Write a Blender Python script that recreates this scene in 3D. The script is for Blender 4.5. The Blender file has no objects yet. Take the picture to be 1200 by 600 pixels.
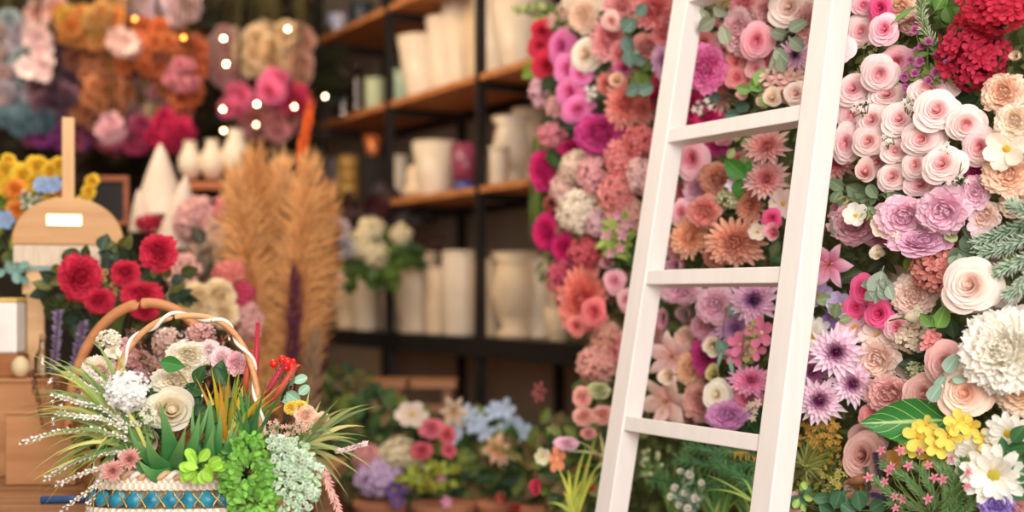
import bpy, math, random
import numpy as np
from mathutils import Vector, Matrix
PI = math.pi
rnd = random.Random(11)
COL = bpy.context.scene.collection
CAMZ, HOR, FPX = 1.2, 345.0, 1500.0          # camera height, horizon row, focal length in pixels
YAW = math.radians(30.4)
SA, CA = math.sin(YAW), math.cos(YAW)
ALONG = Vector((-SA, CA, 0)); PERP = Vector((CA, SA, 0))   # the shop runs along ALONG, its right wall lies towards PERP
PANEL = 2.06                                 # distance of the flower panel from the camera along PERP

def room(a, p, z): return ALONG * a + PERP * p + Vector((0, 0, z))
def at(px, py, d): return Vector(((px - 600) / FPX * d, d, CAMZ + (HOR - py) / FPX * d))
def depth_perp(px, p): return p / (CA * (px - 600) / FPX + SA)
def on_panel(px, py, out): return at(px, py, depth_perp(px, PANEL - out))
def basis(face, up=Vector((0, 0, 1))):
    z = face.normalized(); x = up.cross(z)
    if x.length < 1e-4: x = Vector((1, 0, 0))
    x.normalize(); y = z.cross(x)
    return Matrix((x, y, z)).transposed()

# ------------------------------------------------------------------ materials
def lin(c):
    c = c / 255.0
    return c / 12.92 if c <= 0.04045 else ((c + 0.055) / 1.055) ** 2.4
def rgb(c): return (lin(c[0]), lin(c[1]), lin(c[2]), 1.0)
_mats = {}
def _new(name):
    m = bpy.data.materials.new(name); m.use_nodes = True
    nt = m.node_tree; nt.nodes.clear()
    out = nt.nodes.new('ShaderNodeOutputMaterial')
    return m, nt, out
def soft(c, k): return tuple(255 - (255 - x) * k for x in c)
def petal_mat(outer, inner, k=0.5, trans=0.36, edge=None, pos=0.8, pos0=0.08):
    """petals: colour runs from the heart to the rim (layer) and from petal base to tip, with a little variation per petal"""
    key = ('petal', outer, inner, k, trans, edge, pos, pos0)
    if key in _mats: return _mats[key]
    outer, inner = soft(outer, .86), soft(inner, .9)
    m, nt, out = _new('petal'); N = nt.nodes.new; L = nt.links.new
    a = N('ShaderNodeAttribute'); a.attribute_name = 'pc'
    s = N('ShaderNodeSeparateColor'); L(a.outputs['Color'], s.inputs[0])
    mx = N('ShaderNodeMix'); mx.data_type = 'FLOAT'; mx.inputs[0].default_value = k
    L(s.outputs[0], mx.inputs[2]); L(s.outputs[1], mx.inputs[3])
    r = N('ShaderNodeValToRGB'); e = r.color_ramp.elements
    e[0].color = rgb(inner); e[0].position = pos0; e[1].color = rgb(outer); e[1].position = pos
    if edge: q = e.new(0.97); q.color = rgb(edge)
    L(mx.outputs[0], r.inputs[0])
    tc = N('ShaderNodeTexCoord'); no = N('ShaderNodeTexNoise'); no.inputs['Scale'].default_value = 5; L(tc.outputs['Object'], no.inputs['Vector'])
    ad = N('ShaderNodeMath'); ad.operation = 'MULTIPLY_ADD'; ad.inputs[1].default_value = 0.22; ad.inputs[2].default_value = 0.80; L(s.outputs[2], ad.inputs[0])
    ad2 = N('ShaderNodeMath'); ad2.operation = 'MULTIPLY_ADD'; ad2.inputs[1].default_value = 0.2; L(no.outputs[0], ad2.inputs[0]); L(ad.outputs[0], ad2.inputs[2])
    hv = N('ShaderNodeHueSaturation'); L(r.outputs[0], hv.inputs['Color']); L(ad2.outputs[0], hv.inputs['Value'])
    b = N('ShaderNodeBsdfPrincipled'); b.inputs['Roughness'].default_value = 0.62; b.inputs['Specular IOR Level'].default_value = 0.25
    L(hv.outputs[0], b.inputs['Base Color'])
    t = N('ShaderNodeBsdfTranslucent'); L(hv.outputs[0], t.inputs[0])
    ms = N('ShaderNodeMixShader'); ms.inputs[0].default_value = trans
    L(b.outputs[0], ms.inputs[1]); L(t.outputs[0], ms.inputs[2]); L(ms.outputs[0], out.inputs[0])
    _mats[key] = m
    return m
def leaf_mat(col, vein=None, var=0.35, rough=0.5, trans=0.2, tip=None, side=False):
    """leaves: midrib and side veins from the leaf's own coordinates"""
    key = ('leaf', col, vein, var, rough, trans, tip, side)
    if key in _mats: return _mats[key]
    vein = vein or tuple(min(255, int(c * 1.12 + 14)) for c in col)
    m, nt, out = _new('leaf'); N = nt.nodes.new; L = nt.links.new
    a = N('ShaderNodeAttribute'); a.attribute_name = 'pc'
    s = N('ShaderNodeSeparateColor'); L(a.outputs['Color'], s.inputs[0])
    r = N('ShaderNodeValToRGB'); e = r.color_ramp.elements
    e[0].color = rgb(vein); e[0].position = 0.02; e[1].color = rgb(col); e[1].position = 0.12
    L(s.outputs[1], r.inputs[0])
    c = r.outputs[0]
    if side:
        w = N('ShaderNodeMath'); w.operation = 'MULTIPLY_ADD'; w.inputs[1].default_value = -0.32
        L(s.outputs[1], w.inputs[0]); L(s.outputs[0], w.inputs[2])
        w2 = N('ShaderNodeMath'); w2.operation = 'MULTIPLY'; w2.inputs[1].default_value = 38.0; L(w.outputs[0], w2.inputs[0])
        w3 = N('ShaderNodeMath'); w3.operation = 'SINE'; L(w2.outputs[0], w3.inputs[0])
        w4 = N('ShaderNodeMath'); w4.operation = 'GREATER_THAN'; w4.inputs[1].default_value = 0.985; L(w3.outputs[0], w4.inputs[0])
        mc = N('ShaderNodeMix'); mc.data_type = 'RGBA'; L(w4.outputs[0], mc.inputs[0]); L(c, mc.inputs[6]); mc.inputs[7].default_value = rgb(vein); c = mc.outputs[2]
    if tip:
        rt = N('ShaderNodeValToRGB'); rt.color_ramp.elements[0].position = 0.45; rt.color_ramp.elements[1].position = 1.0; L(s.outputs[0], rt.inputs[0])
        mt = N('ShaderNodeMix'); mt.data_type = 'RGBA'; L(rt.outputs[0], mt.inputs[0]); L(c, mt.inputs[6]); mt.inputs[7].default_value = rgb(tip); c = mt.outputs[2]
    ad = N('ShaderNodeMath'); ad.operation = 'MULTIPLY_ADD'; ad.inputs[1].default_value = var * 1.6; ad.inputs[2].default_value = 1 - var * 0.8; L(s.outputs[2], ad.inputs[0])
    hv = N('ShaderNodeHueSaturation'); L(c, hv.inputs['Color']); L(ad.outputs[0], hv.inputs['Value'])
    b = N('ShaderNodeBsdfPrincipled'); b.inputs['Roughness'].default_value = rough; b.inputs['Specular IOR Level'].default_value = 0.3
    L(hv.outputs[0], b.inputs['Base Color'])
    t = N('ShaderNodeBsdfTranslucent'); L(hv.outputs[0], t.inputs[0])
    ms = N('ShaderNodeMixShader'); ms.inputs[0].default_value = trans
    L(b.outputs[0], ms.inputs[1]); L(t.outputs[0], ms.inputs[2]); L(ms.outputs[0], out.inputs[0])
    _mats[key] = m
    return m
def solid_mat(name, col, rough=0.5, noise=0.06, scale=12, metal=0.0, stretch=(1, 1, 1), col2=None, bump=0.0, spec=0.4):
    key = ('solid', name, col, rough, noise, scale, metal, stretch, col2)
    if key in _mats: return _mats[key]
    m, nt, out = _new(name); N = nt.nodes.new; L = nt.links.new
    tc = N('ShaderNodeTexCoord'); mp = N('ShaderNodeMapping'); mp.inputs['Scale'].default_value = stretch; L(tc.outputs['Object'], mp.inputs[0])
    no = N('ShaderNodeTexNoise'); no.inputs['Scale'].default_value = scale; no.inputs['Detail'].default_value = 5; L(mp.outputs[0], no.inputs['Vector'])
    r = N('ShaderNodeValToRGB'); e = r.color_ramp.elements; e[0].position = 0.3; e[1].position = 0.7
    c2 = col2 or tuple(c * (1 - noise) for c in col)
    e[0].color = rgb(c2); e[1].color = rgb(col); L(no.outputs[0], r.inputs[0])
    b = N('ShaderNodeBsdfPrincipled'); b.inputs['Roughness'].default_value = rough; b.inputs['Metallic'].default_value = metal; b.inputs['Specular IOR Level'].default_value = spec
    L(r.outputs[0], b.inputs['Base Color'])
    if bump:
        bp = N('ShaderNodeBump'); bp.inputs['Strength'].default_value = bump; bp.inputs['Distance'].default_value = 0.004; L(no.outputs[0], bp.inputs['Height']); L(bp.outputs[0], b.inputs['Normal'])
    L(b.outputs[0], out.inputs[0])
    _mats[key] = m
    return m
def wood_mat(name, a, b, scale=3.0, axis=0, rough=0.5):
    st = [9, 9, 9]; st[axis] = 0.9
    return solid_mat(name, a, rough, 0, scale, 0, tuple(st), b, 0.15)
def glow_mat(col, s):
    key = ('glow', col, s)
    if key in _mats: return _mats[key]
    m, nt, out = _new('glowing_glass'); e = nt.nodes.new('ShaderNodeEmission'); e.inputs[0].default_value = rgb(col); e.inputs[1].default_value = s
    nt.links.new(e.outputs[0], out.inputs[0]); _mats[key] = m
    return m
def glass_mat(tint=(235, 235, 232), mix=0.25):
    key = ('glass', tint, mix)
    if key in _mats: return _mats[key]
    m, nt, out = _new('clear_glass'); N = nt.nodes.new; L = nt.links.new
    t = N('ShaderNodeBsdfTransparent'); t.inputs[0].default_value = rgb(tint)
    g = N('ShaderNodeBsdfGlossy'); g.inputs['Roughness'].default_value = 0.06
    f = N('ShaderNodeFresnel'); f.inputs[0].default_value = 1.5
    ad = N('ShaderNodeMath'); ad.operation = 'ADD'; ad.inputs[1].default_value = mix * 0.3; L(f.outputs[0], ad.inputs[0])
    ms = N('ShaderNodeMixShader'); L(ad.outputs[0], ms.inputs[0]); L(t.outputs[0], ms.inputs[1]); L(g.outputs[0], ms.inputs[2]); L(ms.outputs[0], out.inputs[0])
    _mats[key] = m
    return m

# ------------------------------------------------------------------ mesh buffer and objects
class MB:
    def __init__(self): self.v = []; self.f = []; self.c = []
    def grid(self, P, C, close_u=False):
        """P: nv x nu x 3 points; C: nv x nu x 3 values (along, across, random)"""
        nv, nu = P.shape[:2]; b = len(self.v)
        self.v.extend(map(tuple, P.reshape(-1, 3).tolist())); self.c.extend(map(tuple, C.reshape(-1, 3).tolist()))
        for j in range(nv - 1):
            for i in range(nu if close_u else nu - 1):
                i2 = (i + 1) % nu
                self.f.append((b + j * nu + i, b + j * nu + i2, b + (j + 1) * nu + i2, b + (j + 1) * nu + i))
        return self
    def tube(self, pts, rad, n=8, caps=True, rv=0.5):
        pts = [Vector(p) for p in pts]
        if not hasattr(rad, '__len__'): rad = [rad] * len(pts)
        P = np.zeros((len(pts), n, 3)); ref = None
        for j, p in enumerate(pts):
            t = (pts[min(j + 1, len(pts) - 1)] - pts[max(j - 1, 0)]).normalized()
            if ref is None or abs(ref.dot(t)) > 0.98: ref = Vector((0, 0, 1)) if abs(t.z) < 0.9 else Vector((1, 0, 0))
            x = t.cross(ref).normalized(); y = x.cross(t)
            for i in range(n):
                a = 2 * PI * i / n
                P[j, i] = p + (x * math.cos(a) + y * math.sin(a)) * rad[j]
        C = np.zeros((len(pts), n, 3)); C[:, :, 0] = np.linspace(0, 1, len(pts))[:, None]; C[:, :, 1] = 0.5; C[:, :, 2] = rv
        b = len(self.v); self.grid(P, C, True)
        if caps:
            self.f.append(tuple(b + i for i in range(n))[::-1]); self.f.append(tuple(b + (len(pts) - 1) * n + i for i in range(n)))
        return self
    def box(self, lo, hi, M=None):
        b = len(self.v); M = M or (lambda p: p)
        for z in (lo[2], hi[2]):
            for x, y in ((lo[0], lo[1]), (hi[0], lo[1]), (hi[0], hi[1]), (lo[0], hi[1])):
                self.v.append(tuple(M(Vector((x, y, z))))); self.c.append((0.5, 0.5, 0.5))
        for q in ((3, 2, 1, 0), (4, 5, 6, 7), (0, 1, 5, 4), (1, 2, 6, 5), (2, 3, 7, 6), (3, 0, 4, 7)): self.f.append(tuple(b + i for i in q))
        return self
    def lathe(self, prof, n=24, cap=True, off=(0, 0, 0), wob=None):
        P = np.zeros((len(prof), n, 3)); C = np.full((len(prof), n, 3), 0.5)
        for j, (r, z) in enumerate(prof):
            for i in range(n):
                a = 2 * PI * i / n; k = wob(a, z) if wob else 1.0
                P[j, i] = (off[0] + r * k * math.cos(a), off[1] + r * k * math.sin(a), off[2] + z)
            C[j, :, 0] = j / max(1, len(prof) - 1)
        b = len(self.v); self.grid(P, C, True)
        if cap:
            self.f.append(tuple(b + i for i in range(n))[::-1])
            self.f.append(tuple(b + (len(prof) - 1) * n + i for i in range(n)))
        return self
    def ball(self, c, r, n=10, sz=1.0):
        prof = [(max(1e-4, r * math.sin(PI * j / (n // 2 + 2))), -r * sz * math.cos(PI * j / (n // 2 + 2))) for j in range(n // 2 + 3)]
        return self.lathe(prof, n, True, c)
    def mesh(self, name, smooth=True):
        me = bpy.data.meshes.new(name); me.from_pydata(self.v, [], self.f)
        ca = me.color_attributes.new('pc', 'FLOAT_COLOR', 'POINT')
        a = np.ones((len(self.v), 4), dtype=np.float32); a[:, :3] = np.array(self.c, dtype=np.float32).reshape(-1, 3)
        ca.data.foreach_set('color', a.ravel())
        if smooth: me.polygons.foreach_set('use_smooth', [True] * len(me.polygons))
        me.materials.append(None); me.update()
        return me
def link(name, me, mat, parent=None, smooth=True, bevel=0):
    if isinstance(me, MB): me = me.mesh(name, smooth)
    o = bpy.data.objects.new(name, me); COL.objects.link(o)
    o.material_slots[0].link = 'OBJECT'; o.material_slots[0].material = mat
    if parent is not None: o.parent = parent
    if bevel:
        b = o.modifiers.new('soft_edge', 'BEVEL'); b.width = bevel; b.segments = 2; b.limit_method = 'ANGLE'
    return o
def tag(o, label, cat, group=None, kind=None):
    if label: o['label'] = label
    if cat: o['category'] = cat
    if group: o['group'] = group
    if kind: o['kind'] = kind
    return o
def thing(name, label, cat, loc=(0, 0, 0), rot=None, scale=None, group=None):
    o = bpy.data.objects.new(name, None); COL.objects.link(o); o.empty_display_size = 0.02
    M = (rot.to_4x4() if rot else Matrix.Identity(4))
    o.matrix_world = Matrix.Translation(Vector(loc)) @ M @ Matrix.Diagonal((*(scale or (1, 1, 1)), 1))
    return tag(o, label, cat, group)
def struct(name, mb, mat, bevel=0):
    o = link(name, mb, mat, None, False, bevel); o['kind'] = 'structure'
    return o

# ------------------------------------------------------------------ petals and flowers (unit radius, facing +Z)
def prof_round(v): return np.sqrt(np.clip(v, 0, 1)) * np.sqrt(np.clip(1 - v ** 5, 0, 1)) * 1.08
def prof_point(v): return np.sin(PI * np.clip(v, 0, 1) ** 0.75) ** 0.9 + 0.02
def prof_strap(v): return np.clip(0.35 + v * 1.3, 0, 1) * np.sqrt(np.clip(1 - v ** 7, 0, 1))
def prof_leaf(v): return np.sin(PI * np.clip(v, 0, 1) ** 0.8) + 0.01
def prof_oval(v): return np.sqrt(np.clip(1 - (2 * v - 1) ** 2, 0, 1)) * (0.85 + 0.15 * v)
def prof_heart(v): return np.sqrt(np.clip(1 - (2 * v - 1) ** 2, 0, 1)) ** 0.8 * (1.1 - 0.45 * v)
def flat_petal(L, W, nu, nv, prof, bend=0.0, cup=0.0, roll=0.0, ruf=0.0, R=rnd, waves=2.5, notch=0.0):
    v = np.linspace(0, 1, nv); u = np.linspace(-1, 1, nu)
    if prof in (prof_round, prof_strap, prof_oval): v = 1 - (1 - v) ** 1.9
    ang = bend * v + roll * np.clip((v - 0.65) / 0.35, 0, 1) ** 1.5
    dv = np.concatenate([[0], np.diff(v)]); dy = np.cos(ang) * L * dv; dz = np.sin(ang) * L * dv
    y = np.concatenate([[0], np.cumsum(dy[1:])]); z = np.concatenate([[0], np.cumsum(dz[1:])])
    w = W * prof(v); w[0] = max(w[0], W * 0.12)
    if prof in (prof_round, prof_strap): w[-1] = max(w[-1], W * 0.3)
    ph = R.uniform(0, 6.28)
    U, V = np.meshgrid(u, v)
    X = U * w[:, None]
    rf = ruf * V ** 1.6 * (0.35 + 0.65 * np.abs(U)) * np.sin(waves * PI * U + ph)
    Zn = cup * U ** 2 * w[:, None] + rf
    yy = y[:, None] - Zn * np.sin(ang)[:, None] - notch * L * (1 - np.abs(U)) * np.clip(V - 0.7, 0, 1) * 2 + rf * 0.3
    zz = z[:, None] + Zn * np.cos(ang)[:, None]
    P = np.stack([X, yy, zz], -1)
    C = np.stack([V, np.abs(U), np.full_like(V, R.random())], -1)
    return P, C
def place(P, phi, tilt, r0=0.0, h0=0.0):
    cr, sr = math.cos(phi), math.sin(phi); ct, st = math.cos(tilt), math.sin(tilt)
    rad = np.array([cr, sr, 0]); tan = np.array([-sr, cr, 0]); Z = np.array([0, 0, 1.0])
    d = rad * st + Z * ct; nr = -rad * ct + Z * st
    return rad * r0 + Z * h0 + P[..., :1] * tan + P[..., 1:2] * d + P[..., 2:3] * nr
def cup_petal(rt, ht, rb, span, phi, lip, nu, nv, R, edge=0.06, point=0.0):
    v = np.linspace(0, 1, nv); u = np.linspace(-1, 1, nu); U, V = np.meshgrid(u, v)
    vv = V * (1 - 0.20 * np.abs(U) ** 2.6)
    wob = 0.03 * np.sin(3 * U + R.uniform(0, 6)) * V
    r = rb + (rt - rb) * (0.75 * vv ** 0.7 + 0.25 * vv ** 3) + lip * np.clip((vv - 0.68) / 0.32, 0, 1) ** 2 + edge * U ** 2 * V + wob * rt
    h = ht * vv ** 1.05 - lip * 0.75 * np.clip((vv - 0.74) / 0.26, 0, 1) ** 2 + wob * 0.4 + point * np.clip(1 - np.abs(U) * 2.2, 0, 1) * V ** 4
    a = phi + U * span * (0.45 + 0.55 * np.sqrt(V))
    return np.stack([r * np.cos(a), r * np.sin(a), h], -1)
def make_rose(R, n=34, opened=1.0, closed=False):
    ps = []; g = R.uniform(0, 6.28)
    for i in range(n):
        f = i / (n - 1)
        rt = 0.06 + (0.80 * opened) * f ** 1.1; ht = 0.78 - 0.26 * f - 0.34 * f ** 3 * opened
        if closed: rt = 0.05 + 0.62 * f ** 0.9; ht = 1.15 - 0.15 * f
        span = math.radians(110 - 50 * f ** 0.7); lip = (0.035 + 0.15 * f ** 1.6) * (0.5 if closed else 1)
        k = 13 if f > 0.5 else 9
        P = cup_petal(rt, ht, 0.02 + 0.16 * f, span, g + i * 2.399 + R.uniform(-.25, .25), lip * R.uniform(.7, 1.25), k, 9, R, 0.05 * f, 0.04 * f)
        P[..., 2] -= 0.12
        V = np.linspace(0, 1, P.shape[0])[:, None] * np.ones((1, P.shape[1]))
        C = np.stack([V, np.full_like(V, f), np.full_like(V, R.random())], -1)
        ps.append((P, C, f))
    b = MB().ball((0, 0, .36 if not closed else .7), .13, 10, 1.5); q = np.array(b.v).reshape(-1, 10, 3); c = np.zeros_like(q); c[..., 0] = .75; c[..., 1] = .15; c[..., 2] = .4
    ps.insert(0, (np.concatenate([q, q[:, :1]], 1), np.concatenate([c, c[:, :1]], 1), 0.0))
    return ps, 0.66, []
def make_peony(R, n=62, ruf=0.05, width=0.42, ball=0.9, deep=0.95, notch=0.12, waves=2.2):
    ps = []; g = R.uniform(0, 6.28)
    for i in range(n):
        f = i / (n - 1)
        tilt = math.radians(5 + 96 * ball * f ** 0.75) + R.uniform(-.10, .10)
        L = (0.66 + 0.30 * f) * R.uniform(.9, 1.05) * deep; W = width * (0.5 + 0.5 * f) * R.uniform(.85, 1.15)
        P, C = flat_petal(L, W, 11, 7, prof_round, bend=0.75 * (1 - f * .45), cup=0.32, roll=-0.7 * f + R.uniform(-.35, .25), ruf=ruf * R.uniform(.5, 1.3), R=R, notch=notch, waves=waves * R.uniform(.8, 1.2))
        P = place(P, g + i * 2.399, tilt, 0.03, 0.02)
        P[..., 2] -= 0.1
        C[..., 1] = f; ps.append((P, C, f))
    b = MB().ball((0, 0, .12), .3, 12, 1.1); q = np.array(b.v).reshape(-1, 12, 3); c = np.zeros_like(q); c[..., 0] = .6; c[..., 1] = .2; c[..., 2] = .4
    ps.insert(0, (np.concatenate([q, q[:, :1]], 1), np.concatenate([c, c[:, :1]], 1), 0.0))
    return ps, 0.80, []
def make_mum(R, n=120, W=0.105, prof=prof_strap, flat=0.0, core=None, tip=0.35):
    ps = []; g = R.uniform(0, 6.28)
    for i in range(n):
        f = i / (n - 1)
        tilt = math.radians(4 + (98 if not flat else 86) * f ** (0.7 - flat * .1)) + R.uniform(-.1, .1)
        L = (0.55 + 0.45 * f) * R.uniform(.88, 1.06) if not flat else (0.22 + 0.78 * f ** .8) * R.uniform(.92, 1.05)
        P, C = flat_petal(L, W * R.uniform(.85, 1.15) * (0.65 + 0.35 * f), 4, 6, prof, bend=0.6 * (1 - f) + tip, cup=0.75, roll=R.uniform(-.5, .4), R=R)
        P = place(P, g + i * 2.399, tilt, 0.02, 0.0)
        C[..., 1] = f; ps.append((P, C, f))
    return ps, 0.82, []
def make_daisy(R, n=17, W=0.17, rows=1, disc=0.24, tilt=86):
    ps = []; extra = []; g = R.uniform(0, 6.28)
    for row in range(rows):
        for i in range(n):
            P, C = flat_petal(1.0 - 0.22 * row, W * R.uniform(.9, 1.1), 4, 6, prof_strap, bend=R.uniform(-.1, .25), cup=0.35, roll=R.uniform(-.5, .2), ruf=0.02, R=R, notch=0.08)
            P = place(P, g + (i + row * .5) * 2 * PI / n + R.uniform(-.07, .07), math.radians(tilt - 14 * row + R.uniform(-8, 8)), 0.06, 0.03 * row)
            C[..., 1] = 1.0 if row == 0 else 0.8
            ps.append((P, C, 1.0 if row == 0 else 0.4))
    m = MB(); m.lathe([(disc, 0), (disc * 1.05, 0.06), (disc * .85, 0.13), (disc * .45, 0.16), (0.01, 0.15)], 16)
    for k in range(40):
        rr = disc * .95 * math.sqrt((k + .5) / 40); a = k * 2.399
        m.ball((rr * math.cos(a), rr * math.sin(a), 0.10 + 0.06 * (1 - (rr / disc) ** 2)), 0.035, 6)
    extra.append(('disc', m))
    return ps, 0.5, extra
def make_lily(R, n=6, W=0.24):
    ps = []; extra = []; g = R.uniform(0, 6.28)
    for i in range(n):
        P, C = flat_petal(1.12, W * (1.15 if i % 2 else 0.85), 5, 9, prof_point, bend=-0.75, cup=-0.3, roll=-0.9, ruf=0.03, R=R)
        P = place(P, g + i * 2 * PI / n, math.radians(42), 0.02, -0.1)
        C[..., 1] = np.abs(np.linspace(-1, 1, 5))[None, :]; ps.append((P, C, 1.0))
    for i in range(6):
        a = g + (i + .5) * PI / 3; m = MB()
        m.tube([(0, 0, -.05), (.12 * math.cos(a), .12 * math.sin(a), .28), (.26 * math.cos(a), .26 * math.sin(a), .5)], 0.014, 5)
        m.ball((.27 * math.cos(a), .27 * math.sin(a), .52), 0.04, 6)
        extra.append(('stamen', m))
    return ps, 0.5, extra
def make_floret(R, n=4, W=0.5, disc=0.09, prof=prof_round, bend=0.2, tilt=74):
    ps = []; g = R.uniform(0, 6.28); extra = []
    for i in range(n):
        P, C = flat_petal(1.0, W, 4, 4, prof, bend=bend, cup=0.25, roll=-.2, ruf=0.04, R=R)
        P = place(P, g + i * 2 * PI / n + R.uniform(-.1, .1), math.radians(tilt + R.uniform(-8, 8)), 0.04, 0)
        C[..., 1] = 1; ps.append((P, C, 1.0))
    m = MB().ball((0, 0, .07), disc, 7); extra.append(('eye', m))
    return ps, 0.5, extra
def make_tulip(R):
    ps = []
    for i in range(6):
        P = cup_petal(0.66 if i > 2 else .5, 1.25 if i > 2 else 1.35, 0.2, math.radians(62), i * 2 * PI / 3 + (PI / 3 if i > 2 else 0) + R.uniform(-.1, .1), -0.12, 7, 7, R, 0.0, 0.12)
        P[..., 2] -= 0.5
        V = np.linspace(0, 1, 7)[:, None] * np.ones((1, 7)); ps.append((P, np.stack([V, np.full_like(V, .5 + .1 * i / 2), np.full_like(V, R.random())], -1), 1.0))
    return ps, 0.5, []
KIND = {
    'rose': lambda R: make_rose(R), 'spray_rose': lambda R: make_rose(R, 22), 'rosebud': lambda R: make_rose(R, 14, closed=True),
    'peony': lambda R: make_peony(R), 'full_peony': lambda R: make_peony(R, 150, 0.045, 0.26, 1.0, 1.0, 0.1, 2.4), 'lisianthus': lambda R: make_peony(R, 40, 0.07, 0.5, 0.92, 1.0, 0.04, 2.6), 'carnation': lambda R: make_peony(R, 74, 0.07, 0.3, 1.0, 1.0, 0.06, 3.2),
    'chrysanthemum': lambda R: make_mum(R), 'dahlia': lambda R: make_mum(R, 84, 0.15, prof_point, 1.0, tip=.15), 'pompon': lambda R: make_mum(R, 110, 0.15, prof_round, tip=.5),
    'aster': lambda R: make_mum(R, 60, 0.085, prof_strap, 1.0, tip=.1), 'daisy': lambda R: make_daisy(R), 'lily': lambda R: make_lily(R), 'tulip': lambda R: make_tulip(R),
    'anemone': lambda R: make_daisy(R, 6, 0.42, 1, 0.15, 72), 'orchid': lambda R: make_floret(R, 5, 0.42, 0.14, prof_round, 0.15, 72), 'white_daisy': lambda R: make_daisy(R, 13, 0.2, 2, 0.2, 82),
    'floret4': lambda R: make_floret(R), 'floret5': lambda R: make_floret(R, 5, 0.38), 'star': lambda R: make_floret(R, 5, 0.24, 0.08, prof_point, 0.1, 80),
}
_cache = {}
def parts_of(kind, var, single):
    """the part meshes of one flower kind, made once and shared by every flower of that kind"""
    key = (kind, var, single)
    if key in _cache: return _cache[key]
    R = random.Random(sum(map(ord, kind)) * 31 + var * 7)
    ps, thr, extra = KIND[kind](R); out = []
    if single:
        m = MB()
        for P, C, f in ps: m.grid(P, C)
        out.append(('petals', m.mesh('petals')))
    else:
        own = [p for p in ps if p[2] > thr]
        own = own[-14:] if len(own) > 20 else own
        heart = [p for p in ps if not any(p is q for q in own)]
        if heart:
            m = MB()
            for P, C, f in heart: m.grid(P, C)
            out.append(('heart', m.mesh('heart')))
        for P, C, f in own: out.append(('petal', MB().grid(P, C).mesh('petal')))
    for nm, m in extra: out.append((nm, m.mesh(nm)))
    _cache[key] = out
    return out
def stem_mesh():
    if 'stem' not in _cache:
        _cache['stem'] = MB().tube([(0, 0, -0.1), (0.03, 0.02, -0.6), (0.02, -0.05, -1.3)], [0.16, 0.05, 0.05], 6).mesh('stem')
    return _cache['stem']
GREEN_STEM = leaf_mat((86, 112, 62), var=0.1)
EXTRA = {'disc': (226, 186, 60), 'stamen': (214, 170, 110), 'eye': (236, 226, 170)}
def face_dir(loc, normal=None, tilt=(0, 0), j=0.22, wc=0.62):
    c = (Vector((0, 0, CAMZ)) - loc).normalized()
    n = normal if normal is not None else -PERP
    f = c * wc + n * (1 - wc) + Vector((rnd.uniform(-j, j) + tilt[0], rnd.uniform(-j, j) * .5, rnd.uniform(-j, j) + tilt[1]))
    return f.normalized()
SIZE = {'rose': 1.24, 'spray_rose': 1.24, 'dahlia': 1.2}
NAMES = {'full_peony': 'peony', 'white_daisy': 'daisy', 'floret4': 'blossom', 'floret5': 'blossom', 'star': 'blossom', 'pompon': 'pompon_chrysanthemum'}
def flower(kind, px, py, rx, ry, cols, label, out=0.08, d=None, tilt=(0, 0), single=False, group=None, var=None, j=0.22, eye=None, name=None, stem=True, k=0.5, edge=None, pos=0.8, pos0=.08, zs=None, face=None, cat='flower', wc=0.74):
    loc = at(px, py, d) if d else on_panel(px, py, out)
    dd = loc.y
    sx, sy = SIZE.get(kind, 1.17) * rx * dd / FPX, SIZE.get(kind, 1.17) * ry * dd / FPX
    if d and px < 625: wc = .97
    f = face if face is not None else face_dir(loc, tilt=tilt, j=j, wc=wc)
    o = thing(name or NAMES.get(kind, kind), label, cat, loc, basis(f), (sx, sy, zs * (sx + sy) / 2 if zs else (sx + sy) / 2), group)
    v = rnd.randrange(3) if var is None else var
    if kind in ('rose', 'spray_rose'): k, pos, pos0 = .27, .9, .5  # steep gradient: pinker petal bases, plus crease shade put into the colour
    m = petal_mat(cols[0], cols[1], k, 0.34 if kind not in ('rose', 'spray_rose') else .16, edge if kind not in ('rose', 'spray_rose') else None, pos, pos0)
    for nm, me in parts_of(kind, v, single):
        mm = m
        if nm in EXTRA: mm = leaf_mat(eye or EXTRA[nm], var=0.15)
        link(nm, me, mm, o)
    if stem: link('stem', stem_mesh(), GREEN_STEM, o)
    return o
def cluster_head(px, py, rx, ry, cols, label, n=46, fk='floret4', fs=0.24, out=0.08, d=None, name='hydrangea', group=None, jit=0.35, single=False, eye=None, cat='flower', back=-0.25, k=0.3, edge=None, mix=None, tilt=(0, 0)):
    """a round head of many small florets, each floret a part of its own"""
    loc = at(px, py, d) if d else on_panel(px, py, out)
    sx, sy = rx * loc.y / FPX, ry * loc.y / FPX
    o = thing(name, label, cat, loc, basis(face_dir(loc, j=.1, tilt=tilt)), (sx, sy, (sx + sy) / 2), group)
    fm = [petal_mat(c[0], c[1], k, .32, edge) for c in ([cols] + list(mix or []))]
    for i in range(n):
        z = 1 - (1 - back) * (i + .5) / n; r = math.sqrt(max(0, 1 - z * z)); a = i * 2.399 + rnd.uniform(-.2, .2)
        p = Vector((r * math.cos(a), r * math.sin(a), z)); q = rnd.uniform(.74, .95)
        nd = (p + Vector((rnd.uniform(-jit, jit), rnd.uniform(-jit, jit), rnd.uniform(0, jit)))).normalized()
        M = Matrix.Translation(p * q) @ basis(nd, Vector((rnd.uniform(-1, 1), 1, .3))).to_4x4() @ Matrix.Scale(fs * rnd.uniform(.82, 1.15), 4)
        for nm, me in parts_of(fk, i % 3, True):
            if nm == 'petals':
                fo = link('floret', me, fm[i % len(fm)] if mix else fm[0], o); fo.matrix_local = M
    core = MB().ball((0, 0, 0), 0.72, 14)
    link('core', core, leaf_mat(tuple(int(c * .72) for c in cols[1]), var=.1), o)
    return o

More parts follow.
